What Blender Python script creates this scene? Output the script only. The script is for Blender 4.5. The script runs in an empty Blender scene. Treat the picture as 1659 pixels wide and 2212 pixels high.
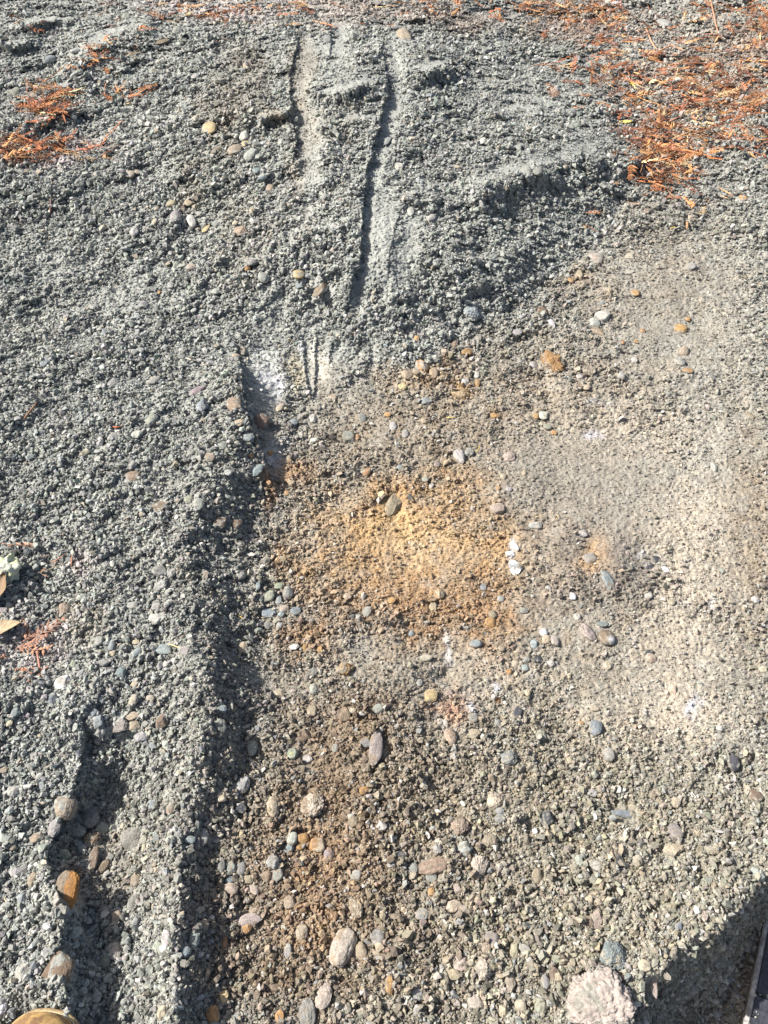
import bpy, bmesh, math
import numpy as np
from mathutils import Vector

# ------------------------------------------------------------------ camera, sky, sun, exposure
scene = bpy.context.scene
COL = scene.collection
PITCH, VFOV, CAM_H = math.radians(47), math.radians(64), 1.5
cam = bpy.data.cameras.new("camera")
cam_o = bpy.data.objects.new("camera", cam)
COL.objects.link(cam_o)
cam.sensor_fit = 'VERTICAL'
cam.angle = VFOV
cam.clip_start, cam.clip_end = 0.02, 500
cam_o.location = (0, 0, CAM_H)
cam_o.rotation_euler = (math.pi / 2 - PITCH, 0, 0)
scene.camera = cam_o

SUN_EL, SUN_AZ = math.radians(44), math.radians(5)       # azimuth: turned from the left towards the far side
SUN = Vector((-math.cos(SUN_EL) * math.cos(SUN_AZ), math.cos(SUN_EL) * math.sin(SUN_AZ), math.sin(SUN_EL)))
world = bpy.data.worlds.new("World")
scene.world = world
world.use_nodes = True
wt = world.node_tree
sky = wt.nodes.new('ShaderNodeTexSky')
sky.sky_type = 'NISHITA'
sky.sun_disc = False
sky.dust_density, sky.ozone_density = 4.0, 0.6
sky.sun_elevation = SUN_EL
sky.sun_rotation = math.atan2(SUN.x, SUN.y)
wt.links.new(sky.outputs[0], wt.nodes['Background'].inputs[0])
wt.nodes['Background'].inputs[1].default_value = 0.085
sl = bpy.data.lights.new("sun", 'SUN')
sl.energy, sl.angle, sl.color = 5.0, math.radians(0.5), (1.0, 0.96, 0.90)
so = bpy.data.objects.new("sun", sl)
COL.objects.link(so)
so.rotation_euler = SUN.to_track_quat('Z', 'Y').to_euler()
vs = scene.view_settings
vs.view_transform, vs.look, vs.exposure, vs.gamma = 'Standard', 'None', 0.88, 1.0
scene.cycles.max_bounces = 4
scene.cycles.diffuse_bounces = 2

rng = np.random.default_rng(7)
W, H = 1659.0, 2212.0
F = (H / 2) / math.tan(VFOV / 2)
SP, CP = math.sin(PITCH), math.cos(PITCH)


def pt(U, V, z):
    """Where the sight line through a spot of the photograph meets the height z."""
    x = (U - W / 2) / F
    y = -(V - H / 2) / F
    dy, dz = CP + y * SP, y * CP - SP
    t = (CAM_H - z) / (-dz)
    return x * t, dy * t, t


# ------------------------------------------------------------------ noise
def _h(ix, iy, s):
    a = (ix.astype(np.int64) * 374761393 + iy.astype(np.int64) * 668265263 + s * 1442695041) & 0xffffffff
    a = ((a ^ (a >> 13)) * 1274126177) & 0xffffffff
    a = ((a ^ (a >> 16)) * 2246822519) & 0xffffffff
    return ((a ^ (a >> 15)) & 0xffffff) / float(0x1000000)


def vn(x, y, s=0):
    ix, iy = np.floor(x), np.floor(y)
    fx, fy = x - ix, y - iy
    fx = fx * fx * (3 - 2 * fx)
    fy = fy * fy * (3 - 2 * fy)
    a, b = _h(ix, iy, s), _h(ix + 1, iy, s)
    c, d = _h(ix, iy + 1, s), _h(ix + 1, iy + 1, s)
    return (a + (b - a) * fx) * (1 - fy) + (c + (d - c) * fx) * fy


def fbm(x, y, s=0, o=4, g=0.5):
    r, a, t = 0, 1, 0
    for k in range(o):
        r = r + a * (vn(x * 2 ** k, y * 2 ** k, s + 17 * k) - 0.5)
        t += a
        a *= g
    return r / t * 2          # about -1 .. 1


def lumps(x, y, s=0):
    """Heaped rounded lumps: highest paraboloid of the neighbouring cells."""
    ix, iy = np.floor(x), np.floor(y)
    best = np.zeros_like(x)
    for dx in (-1, 0, 1):
        for dy in (-1, 0, 1):
            cx, cy = ix + dx, iy + dy
            px, py = cx + _h(cx, cy, s), cy + _h(cx, cy, s + 5)
            r = 0.35 + 0.55 * _h(cx, cy, s + 9)
            d2 = ((x - px) ** 2 + (y - py) ** 2) / (r * r)
            best = np.maximum(best, np.sqrt(np.maximum(0, 1 - d2)) * r)
    return best


def sst(a, b, x):
    t = np.clip((x - a) / (b - a), 0, 1)
    return t * t * (3 - 2 * t)


def poly(U, V, P):
    """Distance to a polyline, its side (+ right of a line drawn downwards / above a line drawn to the right) and position along it 0..1."""
    P = np.array(P, float)
    L = np.r_[0, np.cumsum(np.hypot(*np.diff(P, axis=0).T))]
    bd = np.full(U.shape, 1e9)
    bs = np.zeros(U.shape)
    bt = np.zeros(U.shape)
    for (a, b, l0) in zip(P[:-1], P[1:], L):
        d = b - a
        n = math.hypot(*d)
        k = np.clip(((U - a[0]) * d[0] + (V - a[1]) * d[1]) / (n * n), 0, 1)
        e = np.hypot(U - a[0] - k * d[0], V - a[1] - k * d[1])
        s = -np.sign(d[0] * (V - a[1]) - d[1] * (U - a[0]))
        m = e < bd
        bd = np.where(m, e, bd)
        bs = np.where(m, s, bs)
        bt = np.where(m, (l0 + k * n) / L[-1], bt)
    return bd, bs, bt


def inside(U, V, P):
    r = np.zeros(U.shape, bool)
    n = len(P)
    for i in range(n):
        (x0, y0), (x1, y1) = P[i], P[(i + 1) % n]
        if y0 == y1:
            continue
        c = ((y0 > V) != (y1 > V)) & (U < (x1 - x0) * (V - y0) / (y1 - y0) + x0)
        r ^= c
    return r


def blob(U, V, u, v, ru, rv, p=2.0, rot=0.0):
    c, s = math.cos(rot), math.sin(rot)
    a, b = ((U - u) * c + (V - v) * s) / ru, (-(U - u) * s + (V - v) * c) / rv
    return np.exp(-(a * a + b * b) ** (p / 2))


# ------------------------------------------------------------------ the shape of the ground, measured off the photograph
TOE = [(-700, 700), (0, 690), (300, 660), (520, 700), (620, 735), (720, 760), (850, 792), (930, 775), (1000, 722), (1150, 640),
       (1250, 562), (1335, 440), (1392, 347), (1352, 240), (1280, 140), (1215, 50), (1150, -60), (1050, -260), (-700, -260)]
CREST = [(470, 560), (500, 740), (515, 860), (500, 980), (430, 1080), (385, 1180), (392, 1290), (415, 1400), (430, 1520), (432, 1620),
         (400, 1740), (385, 1850), (378, 2000), (372, 2212), (360, 2700)]
GULLY = [(165, 1500), (178, 1600), (165, 1680), (130, 1760), (105, 1850), (140, 1960), (120, 2060), (150, 2160), (140, 2300), (120, 2700)]
SHADE = [(2000, 1790), (1700, 1860), (1650, 1892), (1570, 1968), (1495, 2020), (1420, 2095), (1372, 2130), (1345, 2200), (1280, 2300), (1230, 2700)]
LEDGES = [([(990, 415), (1050, 388), (1120, 368), (1200, 345), (1325, 303)], 0.042, 60, 46),
          ([(865, 168), (930, 146), (1005, 122)], 0.07, 34, 30),
          ([(668, 216), (750, 192), (832, 174)], 0.068, 34, 28),
          ([(555, 258), (600, 243), (634, 234)], 0.05, 20, 18),
          ([(672, 268), (750, 262), (825, 245)], 0.022, 24, 24),
          ([(1240, 235), (1150, 195), (1060, 195)], 0.02, 26, 26),
          ([(650, 500), (720, 490), (770, 470)], 0.018, 30, 36),
          ([(0, 62), (80, 50), (170, 36)], 0.05, 20, 16),
          ([(-40, 100), (40, 92), (90, 82)], 0.05, 14, 14),
          ([(130, 160), (200, 100), (330, 45)], 0.05, 40, 50),
          ([(1040, 210), (1090, 235), (1180, 230)], 0.03, 20, 30),
          ([(1490, 1620), (1560, 1600), (1659, 1625), (1800, 1640)], 0.02, 40, 40),
          ([(1080, 1750), (1130, 1755), (1200, 1745)], 0.015, 30, 30)]
CUTS = [([(826, 40), (833, 200), (797, 330), (774, 560), (757, 650), (745, 735)], 0.052, 22, 30),
        ([(634, 50), (630, 200), (634, 300), (628, 380)], 0.045, 22, 34),
        ([(717, 40), (713, 140)], 0.03, 16, 30),
        ([(512, 735), (530, 870), (560, 970), (588, 1095)], 0.05, 26, 36),
        ([(655, 728), (660, 800), (670, 880)], 0.028, 12, 12),
        ([(690, 722), (683, 800), (682, 880)], 0.03, 12, 16),
        ([(722, 728), (716, 775), (716, 800)], 0.02, 10, 14),
        ([(800, 735), (790, 800), (795, 850)], 0.014, 14, 16),
        ([(870, 420), (850, 520), (830, 640)], 0.012, 30, 40)]
PITS = [(1270, 1185, 38, 45, -0.020), (1390, 1215, 60, 40, -0.012), (850, 1100, 26, 40, -0.012), (900, 1210, 200, 130, -0.02),
        (560, 1390, 60, 60, -0.012), (1150, 1140, 60, 24, -0.012), (960, 1465, 30, 18, -0.014), (600, 1470, 60, 40, -0.014),
        (190, 1610, 36, 30, -0.035), (120, 1790, 70, 90, -0.03), (230, 1760, 80, 130, -0.03), (1150, 140, 60, 34, -0.035),
        (1100, 230, 60, 30, -0.025), (120, 1270, 70, 60, -0.03), (50, 1400, 90, 50, -0.03), (1000, 560, 120, 60, 0.02),
        (60, 1520, 110, 60, 0.03), (110, 1960, 60, 60, 0.03), (80, 2130, 90, 60, 0.035), (1480, 1420, 200, 120, -0.015)]


def ground(U, V):
    """Height (m) of the large forms, and how compacted (0 loose .. 1 smooth) the surface is."""
    wu = 8 * fbm(U / 34, V / 34, 71, 3) + 13 * fbm(U / 110, V / 110, 72, 2)
    wu = wu + 5 * fbm(U / 11, V / 11, 75, 2)
    U, V = U + wu * 0.8, V + 8 * fbm(U / 34, V / 34, 73, 3) + 10 * fbm(U / 110, V / 110, 74, 2)
    dt, _, _ = poly(U, V, TOE)
    ins = inside(U, V, TOE)
    sc = 330 - 270 * blob(U, V, 1385, 350, 80, 90) - 120 * blob(U, V, 900, 780, 120, 50)
    heap = np.where(ins, 0.25 * (1 - np.exp(-(dt / sc) ** 1.15)), 0) * sst(-190, 70, V) * (0.55 + 0.45 * sst(150, 620, U))
    h = heap
    d, s, t = poly(U, V, CREST)
    d = d * s
    amp = 0.062 * sst(560, 900, V) * (1 - 0.38 * sst(1450, 1700, V))
    w = 128 + 40 * blob(U, V, 420, 1300, 400, 260) - 25 * sst(1650, 1800, V)
    h = h + amp * (1 - sst(-12, w, d)) + 0.018 * sst(600, 900, V) * np.exp(-(d / 55) ** 2)
    d, s, t = poly(U, V, GULLY)
    d = d * s
    dep = 0.034 * sst(1500, 1680, V)
    h = h - dep * sst(-8, 75, d) * (1 - sst(100, 240, d)) + 0.02 * sst(1500, 1680, V) * np.exp(-(d / 30) ** 2) * (d < 0)
    d, s, t = poly(U, V, SHADE)
    d = -d * s
    sd = np.where(inside(U, V, SHADE + [(2700, 2700), (2700, 1790)]), np.abs(d), -np.abs(d))
    drop = 0.165 * sst(-6, 160 - 70 * sst(1540, 1650, U), sd)
    h = h - drop + 0.035 * np.exp(-(sd / 120) ** 2) * (sd < 0) + 0.035 * np.exp(-(sd / 60) ** 2) * (sd >= 0)
    sm = 0.7 * sst(170, 230, sd)
    for P, a, wu, wd in LEDGES:
        d, s, t = poly(U, V, P)
        d = d * s
        k = np.sqrt(np.clip(np.sin(math.pi * np.clip(t, 0.001, 0.999)), 0, 1)) * 1.0
        f = np.where(d > 0, np.exp(-(d / wu)), np.exp(-(d / wd) ** 2))
        h = h + a * k * f
        sm = np.maximum(sm, 0.75 * k * np.exp(-((d - wu * 0.22) / (wu * 0.28)) ** 2))
    for P, a, wl, wr in CUTS:
        d, s, t = poly(U, V, P)
        d = d * s
        k = sst(0, 0.15, t) * (1 - sst(0.8, 1, t))
        h = h + 0.34 * a * k * np.where(d < 0, 0.75 * np.exp(d / wl), -0.35 * np.exp(-(np.maximum(d - 8, 0) / wr) ** 2) + 1.1 * np.exp(-(d / 6) ** 2) * 0)
        sm = np.maximum(sm, 0.78 * k * np.exp(-((d - wr * 0.75) / (wr * 0.6)) ** 2))
    for u, v, ru, rv, a in PITS:
        h = h + a * blob(U, V, u, v, ru, rv)
    for u, v, ru, rv, a in [(830, 500, 30, 130, .9), (575, 850, 34, 110, .95), (585, 680, 50, 50, .6), (665, 320, 30, 160, .75), (900, 1190, 260, 140, .7), (1250, 1060, 330, 230, .82),
                            (1420, 1450, 260, 170, .78), (1450, 690, 190, 190, .78), (1000, 1440, 190, 90, .74), (800, 1420, 110, 60, .6), (1200, 1350, 200, 90, .7),
                            (690, 800, 70, 90, .8), (240, 1790, 30, 90, .5), (590, 1470, 60, 34, .6), (700, 1750, 70, 260, .45), (660, 1640, 50, 60, .6),
                            (800, 900, 160, 100, .6), (1560, 1100, 150, 330, .7), (700, 120, 40, 60, .5), (620, 1950, 110, 160, .35), (300, 640, 160, 40, .3), (150, 560, 160, 60, .3)]:
        sm = np.maximum(sm, a * blob(U, V, u, v, ru, rv, 2.6))
    return h, np.clip(sm, 0, 1)


GREY, GREY2 = (0.268, 0.280, 0.258), (0.328, 0.333, 0.305)
TAN, OLIVE, PALE = (0.245, 0.197, 0.142), (0.278, 0.24, 0.17), (0.43, 0.375, 0.30)
CLAY, RUST, BROWN = (0.41, 0.255, 0.115), (0.31, 0.18, 0.085), (0.20, 0.145, 0.095)
PINK, WHITE, WARM, LITTER = (0.47, 0.41, 0.39), (0.70, 0.70, 0.70), (0.285, 0.25, 0.197), (0.30, 0.19, 0.135)
SPOTS = [  # u, v, ru, rv, colour, strength: where the soil itself is another colour
    (1480, 620, 260, 230, WARM, .7), (1150, 850, 330, 150, TAN, .8), (850, 950, 260, 140, TAN, .8), (1100, 1300, 600, 420, TAN, .85),
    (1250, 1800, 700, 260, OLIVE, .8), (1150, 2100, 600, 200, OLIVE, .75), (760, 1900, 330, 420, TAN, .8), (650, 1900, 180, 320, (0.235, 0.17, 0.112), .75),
    (1620, 1150, 70, 330, TAN, .9), (1450, 620, 100, 90, BROWN, .2), (1280, 640, 90, 50, BROWN, .45), (1430, 540, 80, 40, BROWN, .25),
    (1260, 950, 170, 60, PALE, .45), (1420, 920, 140, 60, PALE, .55), (1490, 1080, 90, 120, PALE, .6), (1230, 1080, 190, 130, (0.232, 0.207, 0.175), .75), (1500, 1230, 90, 150, PALE, .75), (1440, 1420, 110, 130, PALE, .6),
    (1430, 1550, 160, 60, PALE, .8), (1040, 1430, 110, 55, PALE, .45), (1300, 840, 140, 50, PALE, .3),
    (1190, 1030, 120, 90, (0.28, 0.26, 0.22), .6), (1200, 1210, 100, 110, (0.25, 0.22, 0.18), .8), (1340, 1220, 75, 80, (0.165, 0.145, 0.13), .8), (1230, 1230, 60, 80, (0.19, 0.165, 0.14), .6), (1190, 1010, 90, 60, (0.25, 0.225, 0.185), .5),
    (880, 1180, 235, 110, CLAY, .75), (790, 1130, 130, 70, CLAY, .6), (860, 1065, 60, 30, CLAY, .8), (990, 1060, 60, 60, CLAY, .55), (1080, 1180, 40, 80, CLAY, .6),
    (900, 1175, 120, 34, (0.52, 0.37, 0.21), .7), (840, 1130, 60, 24, (0.52, 0.36, 0.18), .6), (690, 1240, 70, 50, CLAY, .55), (660, 1370, 66, 45, RUST, .8), (960, 1340, 150, 70, RUST, .75), (860, 1290, 200, 70, RUST, .55), (640, 1030, 66, 26, RUST, .7), (590, 1050, 14, 60, RUST, .8),
    (925, 812, 80, 30, CLAY, .55), (1000, 850, 30, 16, CLAY, .6), (1275, 1200, 34, 44, CLAY, .7), (968, 1525, 46, 34, (0.42, 0.24, 0.16), .7), (620, 1200, 16, 34, CLAY, .5),
    (1060, 1300, 70, 90, RUST, .4), (1240, 600, 50, 30, CLAY, .3), (1080, 900, 30, 10, RUST, .4),
    (770, 1560, 120, 80, BROWN, .85), (730, 1690, 90, 120, BROWN, .75), (640, 1400, 60, 120, BROWN, .3), (700, 1880, 90, 120, (0.30, 0.19, 0.105), .55), (690, 2010, 80, 70, (0.36, 0.225, 0.12), .5),
    (560, 2110, 130, 80, BROWN, .75), (480, 1980, 60, 90, BROWN, .5), (860, 1730, 120, 80, BROWN, .35), (250, 1850, 90, 130, (0.24, 0.195, 0.14), .5), (150, 1900, 30, 60, RUST, .6),
    (480, 250, 50, 90, BROWN, .55), (420, 400, 40, 60, (0.26, 0.21, 0.15), .5), (540, 150, 40, 70, BROWN, .4), (655, 160, 26, 90, TAN, .6), (660, 330, 28, 160, (0.34, 0.30, 0.24), .6),
    (590, 245, 40, 16, TAN, .6), (740, 265, 40, 40, TAN, .35), (1400, 455, 80, 50, BROWN, .2), (520, 500, 60, 140, (0.28, 0.25, 0.20), .4),
    (578, 822, 20, 34, WHITE, .75), (700, 790, 13, 60, (0.66, 0.60, 0.48), .7), (722, 765, 20, 30, (0.62, 0.58, 0.48), .6), (661, 742, 6, 22, WHITE, .8), (600, 990, 18, 40, WHITE, .4),
    (575, 770, 30, 20, (0.5, 0.51, 0.48), .6), (635, 800, 20, 40, (0.42, 0.36, 0.24), .6), (790, 610, 26, 26, (0.55, 0.55, 0.54), .5),
    (1108, 1190, 9, 22, WHITE, .6), (968, 1415, 12, 30, WHITE, .5), (1493, 1525, 12, 26, (0.62, 0.66, 0.74), .7), (1060, 1480, 12, 14, (0.5, 0.52, 0.58), .6),
    (995, 1530, 12, 14, WHITE, .7), (960, 1575, 14, 12, WHITE, .6), (1544, 1300, 8, 14, WHITE, .5), (1395, 1205, 16, 10, (0.55, 0.56, 0.6), .4), (1270, 880, 14, 8, WHITE, .5), (1290, 945, 12, 8, (.6, .6, .66), .5),
    (80, 1410, 70, 60, PINK, .85), (170, 1210, 36, 40, PINK, .8), (180, 1355, 50, 44, PALE, .5), (20, 1310, 40, 30, PINK, .5),
    (120, 330, 110, 24, PINK, .7), (40, 330, 60, 20, LITTER, .6), (450, 18, 170, 24, PINK, .6), (760, 20, 200, 26, (0.36, 0.29, 0.25), .7), (980, 40, 100, 26, (0.36, 0.28, 0.23), .7),
    (1500, 150, 170, 180, (0.36, 0.31, 0.26), .8), (1240, 40, 110, 50, LITTER, .6), (1430, 310, 60, 70, LITTER, .7), (1620, 90, 50, 60, LITTER, .6), (1600, 200, 60, 30, LITTER, .5), (1400, 170, 90, 30, LITTER, .3),
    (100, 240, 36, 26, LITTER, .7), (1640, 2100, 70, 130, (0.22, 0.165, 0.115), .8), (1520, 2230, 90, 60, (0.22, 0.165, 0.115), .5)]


def soil(U, V):
    n1 = fbm(U / 70, V / 70, 61, 4, 0.6)
    n2 = fbm(U / 70, V / 70, 62, 4, 0.6)
    u, v = U + 42 * n1, V + 38 * n2
    c = np.empty(U.shape + (3,), np.float32)
    m = (0.5 + 0.5 * fbm(U / 160, V / 120, 63, 3))[..., None]
    c[:] = np.array(GREY) * (1 - m) + np.array(GREY2) * m
    dt, _, _ = poly(u, v, TOE)
    hm = sst(-14, 14, np.where(inside(u, v, TOE), dt, -dt))
    brk = 0.75 + 0.5 * fbm(U / 24, V / 20, 64, 3, 0.7)
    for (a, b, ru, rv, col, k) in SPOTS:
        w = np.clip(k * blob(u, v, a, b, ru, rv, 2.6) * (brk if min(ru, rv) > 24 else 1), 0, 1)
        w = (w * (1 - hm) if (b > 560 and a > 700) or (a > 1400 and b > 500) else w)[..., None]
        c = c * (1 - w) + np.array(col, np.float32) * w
    fl = 1 + 0.22 * np.clip(fbm(U / 9, V / 7, 66, 3, 0.7), -0.6, 1)[..., None]
    return c * fl


# ------------------------------------------------------------------ materials
def new_mat(name):
    m = bpy.data.materials.new(name)
    m.use_nodes = True
    return m, m.node_tree, m.node_tree.nodes['Principled BSDF']


def soil_material(name, rough=0.95, scale=160, amount=0.35, bump=0.35, bscale=420):
    """Colour attribute times fine mottling, with a fine bump."""
    m, t, b = new_mat(name)
    at = t.nodes.new('ShaderNodeAttribute')
    at.attribute_name = 'Col'
    tc = t.nodes.new('ShaderNodeTexCoord')
    n = t.nodes.new('ShaderNodeTexNoise')
    n.inputs['Scale'].default_value = scale
    n.inputs['Detail'].default_value = 4
    n.inputs['Roughness'].default_value = 0.7
    t.links.new(tc.outputs['Object'], n.inputs['Vector'])
    r = t.nodes.new('ShaderNodeMapRange')
    r.inputs[1].default_value, r.inputs[2].default_value = 0.3, 0.7
    r.inputs[3].default_value, r.inputs[4].default_value = 1 - amount, 1 + amount
    t.links.new(n.outputs['Fac'], r.inputs[0])
    x = t.nodes.new('ShaderNodeVectorMath')
    x.operation = 'SCALE'
    t.links.new(at.outputs['Color'], x.inputs[0])
    t.links.new(r.outputs[0], x.inputs['Scale'])
    t.links.new(x.outputs[0], b.inputs['Base Color'])
    b.inputs['Roughness'].default_value = rough
    b.inputs['Specular IOR Level'].default_value = 0.25
    n2 = t.nodes.new('ShaderNodeTexNoise')
    n2.inputs['Scale'].default_value = bscale
    n2.inputs['Detail'].default_value = 3
    t.links.new(tc.outputs['Object'], n2.inputs['Vector'])
    bp = t.nodes.new('ShaderNodeBump')
    bp.inputs['Strength'].default_value = bump
    bp.inputs['Distance'].default_value = 0.002
    t.links.new(n2.outputs['Fac'], bp.inputs['Height'])
    t.links.new(bp.outputs[0], b.inputs['Normal'])
    return m


M_SOIL = soil_material('loose_soil')
M_GRAVEL = soil_material('crushed_gravel', 0.9, 260, 0.3, 0.4, 600)
M_STONE = soil_material('stone', 0.8, 150, 0.30, 0.6, 400)
M_LITTER = soil_material('dead_foliage', 0.8, 300, 0.3, 0.1)


def build(name, verts, faces, colors, mat, smooth=False, parent=None):
    """faces: int array (n, 3 or 4); colors (nverts, 3) or one colour."""
    me = bpy.data.meshes.new(name)
    nv, (nf, k) = len(verts), faces.shape
    me.vertices.add(nv)
    me.vertices.foreach_set('co', np.ascontiguousarray(verts, np.float32).ravel())
    me.loops.add(nf * k)
    me.loops.foreach_set('vertex_index', np.ascontiguousarray(faces, np.int32).ravel())
    me.polygons.add(nf)
    me.polygons.foreach_set('loop_start', np.arange(0, nf * k, k, dtype=np.int32))
    me.polygons.foreach_set('use_smooth', np.full(nf, smooth, bool))
    me.update(calc_edges=True)
    if colors is not None:
        c = np.ones((nv, 4), np.float32)
        c[:, :3] = colors
        at = me.attributes.new('Col', 'FLOAT_COLOR', 'POINT')
        at.data.foreach_set('color', c.ravel())
    me.materials.append(mat)
    o = bpy.data.objects.new(name, me)
    COL.objects.link(o)
    if parent:
        o.parent = parent
    return o


def tag(o, label, cat=None, group=None, kind=None):
    o['label'] = label
    if cat:
        o['category'] = cat
    if group:
        o['group'] = group
    if kind:
        o['kind'] = kind
    return o


# ------------------------------------------------------------------ the ground sheet
us = np.r_[np.arange(-900, -60, 12.0), np.arange(-60, 1720, 2.0), np.arange(1720, 2580, 12.0)]
vsr = np.r_[np.arange(-240, -30, 4.0), np.arange(-30, 700, 1.6), np.arange(700, 2240, 2.0), np.arange(2240, 2680, 10.0)]
GU, GV = np.meshgrid(us, vsr)
GH, GSM = ground(GU, GV)
nr, nc = GU.shape


def bil(A, U, V):
    """Bilinear look-up of a ground field."""
    i = np.clip(np.searchsorted(us, U) - 1, 0, nc - 2)
    j = np.clip(np.searchsorted(vsr, V) - 1, 0, nr - 2)
    a = np.clip((U - us[i]) / (us[i + 1] - us[i]), 0, 1)
    b = np.clip((V - vsr[j]) / (vsr[j + 1] - vsr[j]), 0, 1)
    if A.ndim == 3:
        a, b = a[:, None], b[:, None]
    return (A[j, i] * (1 - a) + A[j, i + 1] * a) * (1 - b) + (A[j + 1, i] * (1 - a) + A[j + 1, i + 1] * a) * b


GB = GH.copy()                                      # before the fine crumbs
# the board at the lower right lies on the flat ground beyond the heap
e0, e1 = (1657.0, 1962.0), (1600.0, 2246.0)
zb = float(bil(GB, np.array([1630.0]), np.array([2120.0]))[0]) + 0.012
A = np.array([float(q) for q in pt(*e0, zb)[:2]])
B = np.array([float(q) for q in pt(*e1, zb)[:2]])
BD = (B - A) / np.linalg.norm(B - A)
nrm = np.array([-BD[1], BD[0]])
if nrm[0] < 0:
    nrm = -nrm
A = A - BD * 0.05
LEN = np.linalg.norm(B - A) + 0.35

edge = sst(-900, -500, GU) * (1 - sst(2160, 2560, GU)) * sst(-240, -120, GV) * (1 - sst(2450, 2660, GV))
GX, GY, GT = pt(GU, GV, GH)
loose = np.clip(1 - 1.25 * GSM, 0, 1)
near = np.clip(1.6 - GT / 2.4, 0.35, 1)
GB = GH.copy()                                      # before the fine crumbs
GH = GH + 0.022 * fbm(GX * 3.3, GY * 3.3, 1, 3) + 0.018 * fbm(GX * 9, GY * 9, 2, 4) * (0.35 + 0.65 * loose)
wx, wy = GX + 0.006 * fbm(GX * 60, GY * 60, 8, 2), GY + 0.006 * fbm(GX * 60, GY * 60, 9, 2)
clodz = sst(-0.1, 0.5, fbm(GX * 4, GY * 4, 3, 2)) * loose
GH = GH + 0.013 * loose * fbm(GX * 34, GY * 34, 18, 4, 0.62) + 0.014 * clodz * lumps(wx * 22, wy * 22, 11) + 0.012 * (0.1 + 0.9 * loose) * (0.55 * lumps(wx * 52, wy * 52, 12) + 0.5 * lumps(wy * 95, -wx * 95, 19)) * (0.25 + 0.7 * sst(-.4, .4, fbm(GX * 9, GY * 9, 5, 2)))
GH = GH + 0.0055 * (0.22 + 0.78 * loose) * lumps(wx * 130, wy * 130, 13) + 0.0035 * fbm(GX * 160, GY * 160, 14, 3)
GH = GH * edge
_x, _y, _ = pt(GU, GV, GH)
_a, _b = (_x - A[0]) * BD[0] + (_y - A[1]) * BD[1], (_x - A[0]) * nrm[0] + (_y - A[1]) * nrm[1]
under = (_a > -0.004) & (_a < LEN + 0.01) & (_b > -0.003) & (_b < 0.36)
GH = np.where(under, np.minimum(GH, zb - 0.02), GH)
GX, GY, GT = pt(GU, GV, GH)
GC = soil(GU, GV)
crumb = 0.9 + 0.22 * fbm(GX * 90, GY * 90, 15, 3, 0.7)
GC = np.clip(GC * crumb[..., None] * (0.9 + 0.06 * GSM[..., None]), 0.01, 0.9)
nr, nc = GU.shape
idx = np.arange(nr * nc).reshape(nr, nc)
quads = np.stack([idx[1:, :-1], idx[1:, 1:], idx[:-1, 1:], idx[:-1, :-1]], -1).reshape(-1, 4)
gv = np.stack([GX, GY, GH], -1).reshape(-1, 3)
ring = np.r_[idx[0, :-1], idx[:-1, -1], idx[-1, :0:-1], idx[:0:-1, 0]]
cen = np.array([0, 3.0])
rv_, rc_ = [], []
base = nr * nc
prev = ring
allq = [quads]
gcol = GC.reshape(-1, 3)
for k, sc in enumerate((1.25, 2.5, 20.0)):
    p = gv[ring].copy()
    p[:, :2] = cen + (p[:, :2] - cen) * sc
    p[:, 2] = 0
    new = base + np.arange(len(ring))
    base += len(ring)
    rv_.append(p)
    rc_.append(np.tile(np.array(WARM), (len(ring), 1)))
    allq.append(np.stack([prev, new, np.roll(new, -1), np.roll(prev, -1)], -1)[:, ::-1])
    prev = new
ground_o = build('ground', np.r_[gv, *rv_], np.concatenate(allq), np.r_[gcol, *rc_], M_SOIL, True)
tag(ground_o, 'excavated soil and heaped grey gravel with bucket scrapes', kind='structure')


# ------------------------------------------------------------------ rock prototypes
def hull(points):
    bm = bmesh.new()
    vs_ = [bm.verts.new(p) for p in points]
    r = bmesh.ops.convex_hull(bm, input=vs_)
    bmesh.ops.delete(bm, geom=[v for v in bm.verts if not v.link_faces], context='VERTS')
    bmesh.ops.triangulate(bm, faces=bm.faces[:])
    bmesh.ops.recalc_face_normals(bm, faces=bm.faces[:])
    bm.verts.index_update()
    v = np.array([x.co[:] for x in bm.verts])
    f = np.array([[x.index for x in q.verts] for q in bm.faces])
    bm.free()
    return v, f


def sphere_points(n):
    p = rng.normal(size=(n, 3))
    return p / np.linalg.norm(p, axis=1)[:, None]


PROTO = []
for k in range(28):
    n = 7 + k % 4
    p = sphere_points(n * 3)
    keep = [0]
    while len(keep) < n:                            # spread the corners evenly
        d = np.min(np.linalg.norm(p[:, None] - p[keep][None], axis=2), axis=1) + rng.uniform(0, 0.35, len(p))
        d[keep] = -1
        keep.append(int(np.argmax(d)))
    p = p[keep] * rng.uniform(0.8, 1.0, (n, 1)) * np.array([1.08, rng.uniform(.6, .95), rng.uniform(.42, .75)])
    PROTO.append(hull(p))


def rand_rot(n, tilt=1.0):
    q = rng.normal(size=(n, 4))
    q /= np.linalg.norm(q, axis=1)[:, None]
    w, x, y, z = q.T
    return np.stack([1 - 2 * (y * y + z * z), 2 * (x * y - z * w), 2 * (x * z + y * w), 2 * (x * y + z * w), 1 - 2 * (x * x + z * z), 2 * (y * z - x * w),
                     2 * (x * z - y * w), 2 * (y * z + x * w), 1 - 2 * (x * x + y * y)], -1).reshape(n, 3, 3)


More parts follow.
